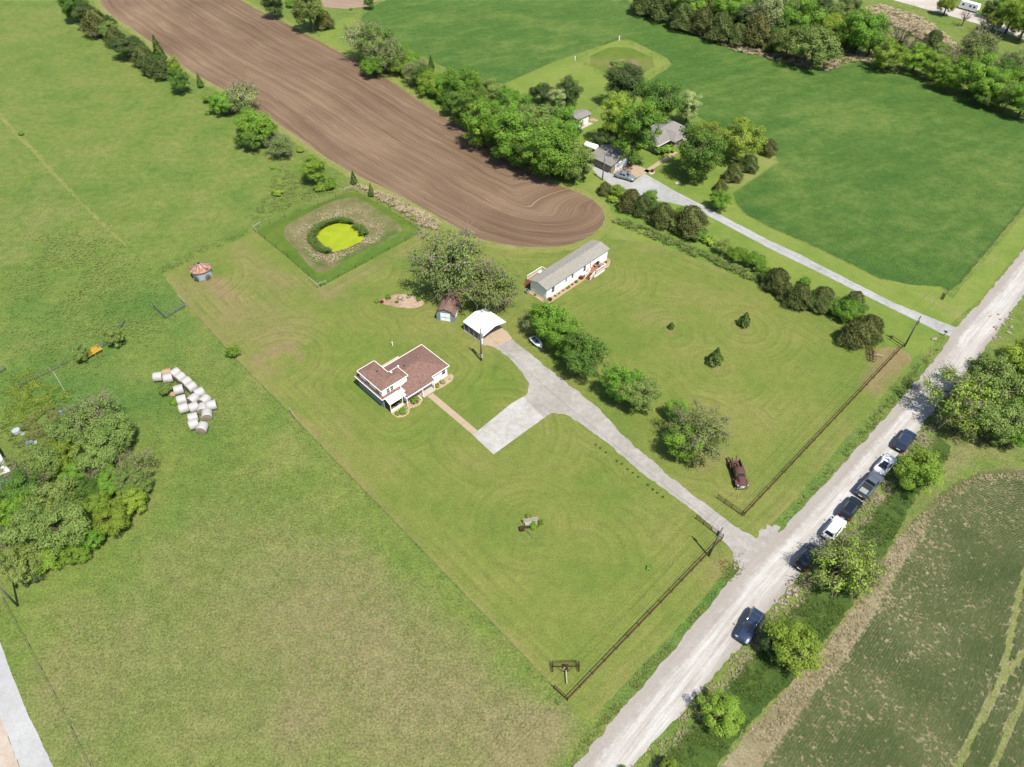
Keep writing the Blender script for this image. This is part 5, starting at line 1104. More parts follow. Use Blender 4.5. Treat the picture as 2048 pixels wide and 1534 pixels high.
def left_building():
    t = thing('metal_roofed_building', 'white metal-roofed building cut off by the left edge', 'building', (-84.2, 71.6, 0), R(-45))
    # local x runs down-right along the eave
    MB().box(-7.5, 4.0, -6.0, 0.2, 0, 2.4).build('wall', M['greysiding'], t)
    for i in range(12):
        x = -7.8 + i * 1.0
        MB().face([(x, 0.7, 2.45), (x + 0.97, 0.7, 2.45), (x + 0.97, -6.3, 3.6), (x, -6.3, 3.6)]).face([(x, 0.7, 2.41), (x + 0.97, 0.7, 2.41), (x + 0.97, -6.3, 3.56), (x, -6.3, 3.56)]).build('roof_sheet', M['metal_white'], t)
        MB().bar((x, 0.7, 2.47), (x, -6.3, 3.62), 0.06).build('roof_seam', M['galv'], t)
    MB().bar((-7.8, 0.74, 2.36), (4.2, 0.74, 2.36), 0.14, 0.12).build('gutter', M['bluesiding'], t)
left_building()
# ------------------------------------------------------------------ fences
M['pipe'] = solid('rusty_pipe', A(112, 76, 56), 0.75, 0.3, 0.2, var=0.3, sc=4)
M['greypipe'] = solid('grey_green_pipe', A(128, 146, 132), 0.5, 0.4, 0.3, var=0.1)
M['wire'] = solid('fence_wire', A(120, 120, 112), 0.5, 0.4, 0.5, var=0.1)
M['wood'] = solid('weathered_wood', A(222, 212, 190), 0.9, 0.1, var=0.15, sc=5)
M['post_dark'] = solid('dark_steel_post', A(90, 92, 78), 0.8, 0.2, var=0.2)
def pipe_fence(name, label, P, post_every=2.45, rails=(0.55, 1.15), rad=0.06, mat='pipe', h=1.25, group=None, cat='fence', prad=0.06):
    t = thing(name, label, cat, (P[0].x, P[0].y, 0), 0, group); o = Vector((P[0].x, P[0].y, 0))
    for i in range(len(P) - 1):
        a, b = P[i] - o, P[i + 1] - o; a.z = b.z = 0; L = (b - a).length; n = max(1, round(L / post_every))
        for k in range(n + 1):
            if i and k == 0: continue
            p = a.lerp(b, k / n); MB().tube([(p.x, p.y, -0.1), (p.x, p.y, h)], prad, 6).build('post', M[mat], t)
        for z in rails: MB().tube([(a.x, a.y, z), (b.x, b.y, z)], rad, 6).build('rail', M[mat], t)
    return t
FC = G(1135, 1402); FD = G(1441, 1083)
pipe_fence('pipe_fence', 'rust-brown pipe fence along the road, left of the driveway', [G(1108, 1377), FC, FD], group='rusty pipe fences')
pipe_fence('pipe_fence', 'rust-brown pipe fence along the road, right of the driveway', [G(1488, 1032), G(1804, 696), G(1780, 680)], group='rusty pipe fences')
def pipe_gate(label, a, b):
    """panel of horizontal bars between the fence corner and the drive"""
    m = a.lerp(b, 0.42)
    t = pipe_fence('pipe_gate', label, [m, b], post_every=1.6, rails=(0.3, 0.45, 0.6, 0.75, 0.9, 1.05, 1.2), rad=0.022, h=1.25, group='rusty gate panels', cat='gate', prad=0.045)
    o = Vector((m.x, m.y, 0)); q = a - o; q.z = 0
    for z in (0.35, 0.75, 1.15): MB().tube([(q.x, q.y, z), (0, 0, z)], 0.045, 6).build('rail', M['pipe'], t)
    MB().tube([(q.x, q.y, -.1), (q.x, q.y, 1.25)], 0.07, 6).build('post', M['pipe'], t)
pipe_gate('rusty barred gate panel left of the driveway entrance', G(1444, 1078), G(1391, 1038))
pipe_gate('rusty barred gate panel right of the driveway entrance', G(1484, 1032), G(1434, 997))
def wire_fence(label, P, every=4.0, h=1.15, wires=(0.4, 0.75, 1.1), group='wire fences', mat='post_dark', pr=0.045, wr=0.012):
    t = thing('wire_fence', label, 'fence', (P[0].x, P[0].y, 0), 0, group); o = Vector((P[0].x, P[0].y, 0))
    for i in range(len(P) - 1):
        a, b = P[i] - o, P[i + 1] - o; a.z = b.z = 0; n = max(1, round((b - a).length / every))
        for k in range(n + (1 if i == len(P) - 2 else 0)):
            p = a.lerp(b, k / n); MB().tube([(p.x, p.y, -0.1), (p.x, p.y, h)], pr, 5).build('post', M[mat], t)
        for z in wires: MB().tube([(a.x, a.y, z), (b.x, b.y, z)], wr, 4, False).build('wire', M['wire'], t)
    return t
wire_fence('thin wire fence round the duckweed pond', [G(508, 461), G(576, 515), G(642, 574), G(745, 518), G(843, 465), G(780, 421), G(707, 381), G(600, 422), G(508, 461)], 4.5)
wire_fence('wire fence between the lush field and the road', [G(1919, 568), G(2048, 414), G(2180, 250)], 5.0)
wire_fence('wire fence round the dry pond bed beyond the house', [G(1152, 120), G(1232, 80), G(1245, 80), G(1342, 130), G(1250, 178), G(1152, 120)], 5.5)
wire_fence('wire fence along the paved road at the lower left', [G(8, 1200), G(60, 1295), G(110, 1390), G(182, 1534)], 5.0, 1.1, (0.5, 1.0), mat='wood')
wire_fence('wire fence between the neighbour\'s yard and dry pond', [G(1182, 222), G(1215, 205), G(1240, 195)], 2.5, 1.2, mat='wood')
wire_fence('short wire fence by the far lane', [G(1826, 18), G(1835, 21), G(1880, 36)], 4.0, 1.3)
wire_fence('wire fence along the lawn\'s left boundary', [G(375, 612), G(470, 718), G(590, 840), G(760, 1016), G(1000, 1265), G(1108, 1377)], 9.0, 0.9, (0.45, 0.85), pr=0.03, wr=0.008)
def brace(label, c, ends):
    """white H-brace fence corner"""
    t = thing('brace_post', label, 'fence post', (c.x, c.y, 0), 0, 'white fence corner braces'); o = Vector((c.x, c.y, 0))
    MB().tube([(0, 0, -.1), (0, 0, 1.4)], 0.09, 8).build('post', M['wood'], t)
    for e in ends:
        q = e - o; q.z = 0; MB().tube([(q.x, q.y, -.1), (q.x, q.y, 1.35)], 0.08, 8).build('post', M['wood'], t); MB().tube([(0, 0, 1.25), (q.x, q.y, 1.25)], 0.055, 6).build('rail', M['wood'], t)
brace('white wooden corner brace at the near corner of the pond fence', G(637, 577), [G(620, 563), G(653, 571)]); brace('white wooden corner brace at the left corner of the pond fence', G(508, 462), [G(514, 467), G(521, 454)])
brace('white wooden corner brace at the right corner of the pond fence', G(846, 469), [G(838, 462), G(838, 474)]); brace('white wooden corner brace at the far corner of the pond fence', G(704, 381), [G(690, 386), G(716, 385)])
brace('white wooden brace on the lawn\'s left boundary fence', G(582, 826), [G(590, 838)]); brace('wooden brace where the grey gates meet the lawn', G(373, 613), [G(360, 600)])
def white_post(lab, x, y, h=1.0, r=0.08): tag(MB().tube([(0, 0, -.05), (0, 0, h)], r, 8).tube([(0, 0, h), (0, 0, h + .06)], [r * 1.2, r * .5], 8).build('marker_post', M['trim'], None), lab, 'post', 'white posts').location = (G(x, y).x, G(x, y).y, 0)
white_post('white pipe standing in the lawn behind the farmhouse', 785, 691, 0.9, 0.1); white_post('white post at the left corner of the dry pond', 1150, 121, 1.3, 0.14); white_post('white post at the far corner of the dry pond', 1238, 81, 1.5, 0.16)
# grey pasture gates
def tube_gate(label, a, b, bars=5, h=1.2, group='grey pasture gates'):
    t = pipe_fence('pasture_gate', label, [a, b], post_every=2.2, rails=[0.25 + k * (h - 0.3) / (bars - 1) for k in range(bars)], rad=0.035, mat='greypipe', h=h, group=group, cat='gate', prad=0.05); return t
tube_gate('grey tube gate at the pasture corner, its short left leg', G(309, 617), G(331, 638)); tube_gate('grey tube gate reaching from the pasture corner to the lawn', G(332, 638), G(372, 613)); tube_gate('grey tube gate standing open beside the round tree', G(238, 664), G(251, 645)); tube_gate('grey tube gate at the left picture edge', G(-6, 752), G(12, 740)); tube_gate('long grey gate between the two round pasture trees', G(198, 700), G(222, 686))
wire_fence('overgrown wire and pole fence left of the yellow feeder', [G(40, 778), G(60, 765), G(104, 745), G(140, 725)], 2.2, 1.2, (0.4, 0.8, 1.15), mat='wood', pr=0.05, wr=0.03)
tag(MB().tube([(G(106, 742).x, G(106, 742).y, 0.1), (G(130, 783).x, G(130, 783).y, 0.15)], 0.06, 6).build('fallen_pole', M['wood'], None), 'long thin pole lying in the weeds at the left', 'pole')

# yellow feed bunk
M['yellow'] = solid('yellow_paint', A(248, 202, 84), 0.5, 0.4, var=0.08)
def feeder():
    a, b = G(175, 722), G(204, 706); d = b - a
    t = thing('feed_bunk', 'yellow metal feed bunk with open slats beside the left fence', 'feeder', (a.x, a.y, 0), math.atan2(d.y, d.x)); L = 3.4
    for i, y in enumerate((0.0, 0.35, 0.75, 1.15, 1.5)): MB().box(0, L, y, y + 0.22, 0.72 - 0.05 * i, 0.78 - 0.05 * i).build('slat', M['yellow'], t)
    for x in (0.05, L / 2, L - .1):
        MB().box(x, x + .08, 0.0, 1.75, 0.62, 0.70).build('crossbar', M['yellow'], t)
        for y in (0.05, 1.6): MB().box(x, x + .09, y, y + .09, 0, 0.66).build('leg', M['yellow'], t)
    MB().box(0, L, 1.72, 1.78, 0.45, 1.0).build('side_panel', M['yellow'], t)
    MB().bar((-1.6, 0.3, 0.9), (-0.7, 0.3, 0.9), 0.08).bar((-1.6, 0.3, 0), (-1.6, 0.3, 0.9), 0.08).bar((-0.7, 0.3, 0), (-0.7, 0.3, 0.9), 0.08).build('end_frame', M['yellow'], t)
feeder()

# ------------------------------------------------------------------ power poles and lines
M['polewood'] = solid('grey_pole_wood', A(150, 146, 136), 0.9, 0.1, var=0.2, sc=2)
def power_pole(x, y, h, label, can=True, arm=False, meter=False, lean=(0, 0)):
    P = G(x, y); t = thing('utility_pole', label, 'utility pole', (P.x, P.y, 0), GRID, 'wooden power poles')
    MB().tube([(0, 0, -.2), (lean[0] / 2, lean[1] / 2, h / 2), (lean[0], lean[1], h)], [0.16, 0.14, 0.11], 10).build('pole', M['polewood'], t, True)
    if can:
        c = MB().tube([(0.34, 0, h - 2.3), (0.34, 0, h - 1.4)], 0.22, 12).build('transformer', M['black'] if can == 2 else M['galv'], t); MB().tube([(0.34, 0, h - 1.4), (0.34, 0, h - 1.2)], 0.04, 6).build('bushing', M['trim'], c)
    if arm: MB().bar((-1.1, 0, h - 0.35), (1.1, 0, h - 0.35), 0.1, 0.12).build('crossarm', M['polewood'], t)
    MB().tube([(0, 0, h), (0, 0, h + 0.25)], 0.05, 6).build('insulator', M['trim'], t)
    if meter:
        MB().box(-0.2, 0.2, -0.3, -0.14, 1.0, 1.7).build('meter_box', M['galv'], t); MB().box(0.1, 0.5, -0.14, 0.14, 4.2, 5.4).build('service_box', M['trim'], t)
        MB().bar((0, 0, 3.9), (0.5, -0.5, 4.1), 0.05).build('lamp_arm', M['galv'], t); MB().tube([(0.5, -0.5, 3.95), (0.5, -0.5, 4.15)], 0.14, 8).build('yard_lamp', M['galv'], t)
    return P
H1, H2, H3, H4, H5 = 7.7, 7.9, 8.2, 7.7, 8.4
p1 = power_pole(1417, 1112, H1, 'wooden power pole beside the driveway gate and road', 2, lean=(0.3, -0.3)); p2 = power_pole(1808.5, 693, H2, 'wooden power pole at the far end of the pipe fence', 2)
p3 = power_pole(962.5, 721, H3, 'wooden power pole with meter boxes between house and carport', 1, meter=True); p4 = power_pole(1204.5, 360, H4, 'wooden power pole by the neighbour\'s garage', 1)
p5 = power_pole(36, 1212, H5, 'wooden power pole at the left edge by the paved road', 1)
def line(label, a, b, sag=0.8, r=0.013, grp='overhead wires'):
    pts = []
    for i in range(17):
        s = i / 16; p = a.lerp(b, s); p.z -= sag * 4 * s * (1 - s); pts.append(p)
    tag(MB().tube(pts, r, 4, False).build('power_line', M['black'], None), label, 'wire', grp)
V = lambda p, z, dx=0, dy=0: Vector((p.x + dx, p.y + dy, z))
off = p1 - (p2 - p1)
line('upper overhead wire between the two roadside poles', V(p1, H1 + .2), V(p2, H2 + .2)); line('lower overhead wire between the two roadside poles', V(p1, H1 - 1.6, .1), V(p2, H2 - 1.6, .1))
line('upper overhead wire running off past the lower edge', V(p1, H1 + .2), V(off, H1 + .2)); line('lower overhead wire running off past the lower edge', V(p1, H1 - 1.6, .1), V(off, H1 - 1.6, .1))
line('overhead wire from the roadside pole to the house pole', V(p1, H1 + .1), V(p3, H3 + .1), 1.2); line('overhead wire from the roadside pole to the neighbour\'s pole', V(p2, H2 + .1), V(p4, H4 + .1), 1.5)
far = p2 + (p2 - p1) * 1.6; line('overhead wire running on beyond the far roadside pole', V(p2, H2 + .2), V(far, H2 + .2))
line('short overhead wire from the house pole to the farmhouse', V(p3, H3 - 1.0), HL(10.5, 5.3, 4.1), 0.4); 
tag(MB().tube([(p1.x, p1.y, 5.5), (G(1442, 1136).x, G(1442, 1136).y, 0.0)], 0.02, 4).build('guy_wire', M['wire'], None), 'slanted guy wire of the pole by the gate', 'wire', 'guy wires')
M['orange'] = solid('orange_plastic', A(222, 122, 78), 0.5, 0.3, var=0.05)
for i, (x, y) in enumerate(((1443, 1130), (1447, 1128))): tag(MB().tube([(0, 0, 0), (0.05, 0.1, 1.3)], 0.05, 6).build('marker_stake', M['orange'], None), f'{("left", "right")[i]} of two thin orange marker stakes by the driveway mouth', 'stake', 'orange stakes').location = (G(x, y).x, G(x, y).y, 0)

# ------------------------------------------------------------------ vehicles
def paint(name, c, metal=0.3): return solid(name, c, 0.28, 0.5, metal, var=0.04, coat=0.6)
M['p_black'] = paint('black_car_paint', (0.010, 0.012, 0.016, 1)); M['p_navy'] = paint('navy_car_paint', (0.02, 0.035, 0.07, 1)); M['p_grey'] = paint('slate_car_paint', (0.10, 0.115, 0.14, 1)); M['p_white'] = paint('white_car_paint', (0.62, 0.62, 0.62, 1), 0.0); M['p_silver'] = paint('silver_blue_car_paint', A(196, 208, 216), 0.4); M['p_rust'] = solid('rusty_truck_body', A(130, 92, 84), 0.85, 0.2, 0.1, var=0.3, sc=3)
M['tyre'] = solid('tyre_rubber', (0.015, 0.015, 0.015, 1), 0.9, 0.2); M['lampr'] = solid('red_lamp', A(190, 40, 36), 0.3, 0.5); M['lampw'] = solid('clear_lamp', A(220, 224, 226), 0.2, 0.6); M['chrome'] = solid('chrome', A(214, 214, 212), 0.25, 0.5, 0.8, var=0.03)
M['plastic'] = solid('black_plastic', (0.02, 0.02, 0.021, 1), 0.7, 0.3)
def car(label, P, rz, kind, paintm, group='cars parked along the road', L=4.7, W=1.86, rails=False, sunroof=False, cat='car', name='parked_car', scale=1.15, rear_white=False):
    t = thing(name, label, cat, (P.x, P.y, 0.03), rz, group); t.scale = (scale,) * 3
    pm = M[paintm]; hw = W / 2
    suv = kind == 'suv'; pick = kind == 'pickup'
    hr = 1.72 if suv else (1.85 if pick else 1.45); belt = 1.08 if suv else (1.15 if pick else 0.93)
    if suv: top = [(-.5, .78), (-.485, .98), (-.44, 1.06), (-.2, 1.10), (.12, 1.08), (.2, 1.06), (.30, 1.02), (.42, .92), (.48, .78), (.5, .60)]
    elif pick: top = [(-.5, 1.05), (-.49, 1.13), (-.3, 1.15), (-.06, 1.15), (.16, 1.15), (.26, 1.14), (.36, 1.10), (.44, 1.02), (.49, .85), (.5, .66)]
    else: top = [(-.5, .70), (-.485, .90), (-.42, .97), (-.30, .98), (.1, .95), (.18, .92), (.30, .86), (.42, .76), (.48, .64), (.5, .52)]
    rings = []
    for u, z in top:
        x = u * L; tp = 1 - 0.16 * max(0, (abs(u) - .38) / .12) ** 2; w = hw * tp; zb = 0.28 + 0.08 * max(0, (abs(u) - .4) / .1)
        rings.append([(x, -w * .90, zb), (x, -w, zb + .18), (x, -w, z * .62 + .1), (x, -w * .96, z - .10), (x, -w * .86, z - .015), (x, -w * .45, z + .02), (x, w * .45, z + .02), (x, w * .86, z - .015), (x, w * .96, z - .10), (x, w, z * .62 + .1), (x, w, zb + .18), (x, w * .90, zb)])
    MB().loft(rings).build('body', pm, t, True)
    if suv: bx, rx = (-.47, .20), (-.40, .06)
    elif pick: bx, rx = (-.09, .24), (-.06, .10)
    else: bx, rx = (-.36, .20), (-.20, .04)
    z0 = belt - 0.06; a0, a1 = bx[0] * L, bx[1] * L; r0, r1 = rx[0] * L, rx[1] * L; wb, wr = hw * .88, hw * .70
    lo = [(a0, -wb), (a0 + .12, -wb), (a1 - .5, -wb), (a1, -wb * .86), (a1, wb * .86), (a1 - .5, wb), (a0 + .12, wb), (a0, wb)]
    hi = [(r0, -wr * .94), (r0 + .15, -wr), (r1 - .15, -wr), (r1, -wr * .9), (r1, wr * .9), (r1 - .15, wr), (r0 + .15, wr), (r0, wr * .94)]
    crown = [(r0 + .1, -wr * .8), (r0 + .25, -wr * .86), (r1 - .3, -wr * .86), (r1 - .12, -wr * .75), (r1 - .12, wr * .75), (r1 - .3, wr * .86), (r0 + .25, wr * .86), (r0 + .1, wr * .8)]
    cab = MB().loft([[(x, y, z0) for x, y in lo], [(x, y, hr - .05) for x, y in hi], [(x, y, hr) for x, y in crown]]).build('cabin', pm, t, False)
    def pane(nm, q, n, par=t, mat='glass'):
        n = Vector(n) * 0.014; MB().face([Vector(p) + n for p in q]).build(nm, M[mat], par)
    def lerp(p, q, s): return tuple(p[i] + (q[i] - p[i]) * s for i in range(3))
    zt = hr - .05
    def quad(i, j, s0=.12, s1=.90, e=.08):      # inset quad on the cabin side between outline points i and j
        A0, B0 = (*lo[i], z0), (*lo[j], z0); A1, B1 = (*hi[i], zt), (*hi[j], zt); q = []
        for (s, k) in ((s0, e), (s0, 1 - e), (s1, 1 - e), (s1, e)): q.append(lerp(lerp(A0, B0, k), lerp(A1, B1, k), s))
        return q
    pane('windshield', quad(3, 4, .06, .96, .04), (.7, 0, .7)); pane('rear_window', quad(7, 0, .25, .95, .10), (-.8, 0, .5))
    for (i, j), s in (((1, 2), -1), ((5, 6), 1)):
        q = quad(i, j, .18, .9, .02); m0 = lerp(q[0], q[1], .47); m1 = lerp(q[3], q[2], .47); n0 = lerp(q[0], q[1], .53); n1 = lerp(q[3], q[2], .53)
        pane('side_window', [q[0], m0, m1, q[3]], (0, s, .3)); pane('side_window', [n0, q[1], q[2], n1], (0, s, .3))
    for s in (-1, 1):
        for u in (-.30, .305):
            x = u * L; y = s * (hw - .12); w = MB().tube([(x, y - .11, .35), (x, y + .11, .35)], 0.35 if not pick else .39, 16).build('wheel', M['tyre'], t); MB().tube([(x, y + s * .10, .35), (x, y + s * .125, .35)], 0.21, 10).build('rim', M['chrome'], w)
        zc = .74 if suv or pick else .66
        MB().box(.452 * L, .485 * L, s * hw * .66 - .16, s * hw * .66 + .16, zc, zc + .12).build('headlight', M['lampw'], t)
        MB().box(-.497 * L, -.475 * L, s * hw * .76 - .11, s * hw * .76 + .11, zc + .02, zc + (.34 if suv else .16)).build('taillight', M['lampr'], t)
        MB().box(.155 * L, .185 * L, s * (hw + .02), s * (hw + .2), belt - .02, belt + .14).build('mirror', M['plastic'] if paintm != 'p_white' else pm, t)
        if rails: MB().tube([(r0 + .2, s * wr * .9, hr + .02), (r0 + .3, s * wr * .9, hr + .07), (r1 - .35, s * wr * .9, hr + .07), (r1 - .2, s * wr * .9, hr + .01)], 0.035, 6).build('roof_rail', M['chrome'], t)
    if rails == 2:
        for x in (r0 + .75, r1 - .7): MB().bar((x, -wr * .88, hr + .07), (x, wr * .88, hr + .07), 0.05).build('roof_bar', M['chrome'], t)
    if sunroof: MB().box(r1 - 1.35, r1 - .45, -wr * .6, wr * .6, hr + .002, hr + .012).build('sunroof', M['glass'], t)
    MB().box(.488 * L, .503 * L, -hw * .5, hw * .5, .42, .58).build('grille', M['plastic'], t); MB().box(-.507 * L, -.49 * L, -hw * .8, hw * .8, .38, .52).build('bumper', M['plastic'], t)
    MB().box(-.512 * L, -.505 * L, -.26, .26, .60, .72).build('number_plate', M['trim'], t)
    if pick:
        MB().box(-.475 * L, -.12 * L, -hw * .72, hw * .72, 1.16, 1.19).build('bed_floor', M['plastic'], t)
        for s in (-1, 1): MB().box(-.49 * L, -.10 * L, s * hw * .80 - .09, s * hw * .80 + .09, 1.10, 1.34).build('bed_side', pm, t)
        MB().box(-.495 * L, -.477 * L, -hw * .8, hw * .8, 1.1, 1.34).build('tailgate', pm, t); MB().box(-.14 * L, -.11 * L, -hw * .72, hw * .72, 1.1, 1.36).build('bed_front', pm, t)
        MB().box(-.47 * L, -.30 * L, -hw * .55, hw * .55, 1.2, 1.26).build('bed_mat', M['greysiding'], t)
    if rear_white: MB().ring((a0 + .1, 0, belt + .05), .33, .06, (1, 0, .5), 14).build('spare_wheel', M['trim'], t)
    return t
NE = R(45); J = random.Random(4)
car('black suv with roof rails, farthest up the road in the line', G(1806, 886), NE + R(2), 'suv', 'p_navy', L=4.9, W=1.95, rails=1)
car('white sedan with a dark sunroof parked on the road edge', G(1767, 934), NE, 'sedan', 'p_white', L=4.6, sunroof=True)
car('dark grey pickup truck with an open bed on the road edge', G(1736, 975), NE + R(-1), 'pickup', 'p_grey', L=5.6, W=1.95, cat='pickup truck', name='pickup_truck')
car('black suv with red tail lamps between pickup and white hatchback', G(1697, 1022), NE + R(1), 'suv', 'p_black', L=4.5, rails=1)
car('white hatchback between two black suvs on the road', G(1665, 1062), NE + R(1), 'suv', 'p_white', L=4.4, W=1.8)
car('black suv beside the wide roadside tree, nearest the driveway mouth', G(1612, 1119), NE + R(2), 'suv', 'p_black', L=4.7, rails=1, sunroof=True)
car('dark blue suv with roof bars parked alone, facing down the road', G(1497, 1257), NE + math.pi + R(6), 'suv', 'p_navy', L=4.9, W=1.95, rails=2)
car('silver-blue sedan by the neighbour\'s garage', G(1250, 357), R(152 + 180), 'sedan', 'p_silver', L=4.8, group='single cars')

def old_truck():
    P = G(1475, 953); t = thing('rusty_truck', 'old rust-brown pickup truck standing on the lawn near the fence', 'pickup truck', (P.x, P.y, 0), R(-88)); t.scale = (1.15,) * 3; m = M['p_rust']
    sec = []
    for x, w, z in ((2.35, .42, .62), (2.3, .58, .95), (1.9, .62, 1.12), (1.1, .66, 1.18), (.75, .70, 1.2)): sec.append([(x, -w, .5), (x, -w, z - .2), (x, -w * .6, z), (x, w * .6, z), (x, w, z - .2), (x, w, .5)])
    MB().loft(sec).build('hood', m, t, True)
    sec = []
    for x, w, z in ((.85, .72, 1.2), (.6, .74, 1.62), (.35, .72, 1.72), (-.35, .72, 1.74), (-.6, .70, 1.62), (-.7, .70, 1.2)): sec.append([(x, -w - .04, .5), (x, -w - .04, 1.1), (x, -w * .82, z), (x, w * .82, z), (x, w + .04, 1.1), (x, w + .04, .5)])
    MB().loft(sec).build('cab', m, t, True)
    MB().face([(.84, -.5, 1.28), (.84, .5, 1.28), (.66, .48, 1.58), (.66, -.48, 1.58)]).build('windshield', M['glass'], t)
    MB().face([(-.72, -.45, 1.25), (-.72, .45, 1.25), (-.66, .42, 1.55), (-.66, -.42, 1.55)]).build('rear_window', M['glass'], t)
    for s in (-1, 1):
        MB().face([(.5, s * .765, 1.18), (-.45, s * .765, 1.18), (-.4, s * .68, 1.55), (.4, s * .68, 1.55)]).build('side_window', M['glass'], t)
        for x in (1.55, -1.6):
            fr = [];
            for a in range(9):
                q = math.pi * a / 8; fr.append([(x + .58 * math.cos(q), s * .60, .45 + .55 * math.sin(q)), (x + .58 * math.cos(q), s * .95, .40 + .5 * math.sin(q))])
            f = MB()
            for a in range(8): f.face([fr[a][0], fr[a][1], fr[a + 1][1], fr[a + 1][0]])
            f.build('fender', m, t, True); MB().tube([(x, s * .72, .36), (x, s * .92, .36)], .36, 14).build('wheel', M['tyre'], t)
        MB().box(-2.4, -.8, s * .70 - .05, s * .70 + .05, .62, 1.12).build('bed_side', m, t); MB().box(-.75, .9, s * .78, s * .95, .38, .45).build('running_board', m, t)
        MB().tube([(2.2, s * .72, .92), (2.38, s * .72, .92)], .13, 10).build('headlight', M['lampw'], t)
    MB().box(-2.4, -.8, -.66, .66, .62, .68).build('bed_floor', m, t); MB().box(-.86, -.78, -.7, .7, .62, 1.15).build('bed_front', m, t); MB().box(2.42, 2.52, -.85, .85, .48, .62).build('bumper', M['chrome'], t)
    MB().ring((-1.5, -.1, .78), .28, .09, (0, 0, 1), 16).build('spare_tyre', M['tyre'], t); MB().box(2.34, 2.38, -.36, .36, .6, .95).build('grille', M['chrome'], t)
    MB().bar((-2.45, -.6, .7), (-3.2, -.75, .5), .3, .05).build('dropped_tailgate', m, t); MB().bar((-2.0, -.62, 1.1), (1.9, -.4, 1.3), .06).build('boom_pole', M['rustd'], t); MB().bar((-2.4, .2, .75), (-3.0, .35, 1.1), .12).build('hoist', M['rustd'], t)
old_truck()

# small boat half under the trees
def boat():
    P = G(1073, 689); t = thing('small_boat', 'small pale blue and white boat under the driveway trees', 'boat', (P.x, P.y, 0), R(-55)); sec = []
    for x, w, z in ((-1.75, .62, .78), (-1.2, .75, .8), (0, .78, .82), (.9, .62, .86), (1.5, .3, .92), (1.75, .06, .95)): sec.append([(x, -w, z), (x, -w * .8, .42), (x, 0, .3), (x, w * .8, .42), (x, w, z), (x, w * .86, z + .01), (x, 0, z - .03), (x, -w * .86, z + .01)])
    MB().loft(sec).build('hull', M['metal_white'], t, True)
    MB().prism([(-1.5, -.52), (.7, -.5), (1.2, -.25), (1.2, .25), (.7, .5), (-1.5, .52)], .80, .835).build('deck', M['plastic_blue'], t)
    for x, y in ((-1.0, 0), (-.1, .1)): MB().tube([(x, y, .83), (x, y, 1.0)], .2, 10).build('seat', M['black'], t)
    for y in (-.6, .6): MB().tube([(-.4, y - .06, .26), (-.4, y + .06, .26)], .26, 12).build('trailer_wheel', M['tyre'], t)
    MB().bar((-1.4, 0, .3), (2.5, 0, .35), .08).build('trailer_frame', M['galv'], t)
boat()

# ------------------------------------------------------------------ hay bales
M['wrap'] = solid('white_net_wrap', A(232, 228, 222), 0.6, 0.3, var=0.05, sc=2); M['hayend'] = solid('hay_end', A(200, 182, 158), 0.95, 0.1, var=0.25, sc=4); M['hayold'] = solid('old_hay', A(216, 184, 146), 0.95, 0.1, var=0.2, sc=2)
def bale_mesh():
    n = 28; R0 = .78; L = .72; rings = []
    for x, r in ((-L, R0 * .93), (-L * .94, R0), (-L * .4, R0 * 1.01), (L * .4, R0 * 1.01), (L * .94, R0), (L, R0 * .93)):
        rings.append([(x, r * math.cos(2 * math.pi * i / n) * 1.03, max(r * math.sin(2 * math.pi * i / n), -R0 * .95)) for i in range(n)])
    ends = []
    for s in (-1, 1):
        e = MB()
        for r0, r1, b in ((.05, .35, .02), (.35, .58, .03), (.58, .74, .01)):
            e.loft([[(s * (L + b), r0 * math.cos(q), r0 * math.sin(q)) for q in [2 * math.pi * i / 20 for i in range(20)]], [(s * L, r1 * math.cos(q), r1 * math.sin(q)) for q in [2 * math.pi * i / 20 for i in range(20)]]], caps=False)
        ends.append(e.mesh('hay_end'))
    return MB().loft(rings).mesh('wrap', True), ends
BW, BE = bale_mesh()
def bale(cx, cy, ang, label, old=False):
    P = G(cx, cy, .75); t = thing('hay_bale', label, 'hay bale', (P.x, P.y, 0), R(ang), 'round hay bales'); t.scale = (1.13,) * 3
    for nm, me, m in (('wrap', BW, 'wrap'), ('hay_end', BE[0], 'hayend'), ('hay_end', BE[1], 'hayend')):
        if not me.materials: me.materials.append(M[m])
        o = bpy.data.objects.new(nm, me); COL.objects.link(o); o.parent = t; o.location.z = .74; o.material_slots[0].link = 'OBJECT'; o.material_slots[0].material = M['hayold'] if old else M[m]
B = [(317, 754, 10, 0, 'leftmost white-wrapped bale of the stack'), (335, 747, 20, 1, 'unwrapped tan bale in the back row'), (351, 747, 56, 0, 'farthest white bale, top of the right-hand column'), (337, 757, 20, 0, 'white bale half hidden behind the shrub'), (361, 756, 58, 0, 'second white bale down the right-hand column'), (373, 765, 56, 0, 'third white bale down the right-hand column'), (383, 775, 54, 0, 'fourth white bale down the right-hand column'),
     (358, 780, 25, 0, 'white bale right of the shrub'), (399, 786, 40, 0, 'fifth white bale down the right-hand column'), (364, 800, 25, 0, 'white bale right of the tiny bush'), (387, 799, 62, 0, 'cream bale in the middle of the lower cluster'), (410, 801, 66, 0, 'sixth white bale down the right-hand column'), (424, 811, 22, 0, 'rightmost white bale of the stack'), (368, 817, 28, 0, 'left bale of the lower middle pair'), (388, 815, 35, 0, 'right bale of the lower middle pair'),
     (406, 818, 104, 0, 'white bale behind the one showing its round brown end'), (414, 830, 108, 0, 'white bale showing a round brown end, second from bottom'), (387, 836, 25, 0, 'upper of the two bottom left bales'), (388, 849, 30, 0, 'lower of the two bottom left bales'), (405, 856, 90, 0, 'bottom bale showing its round brown end')]
for cx, cy, a, old, lab in B: bale(cx, cy, a - 0, lab, old)
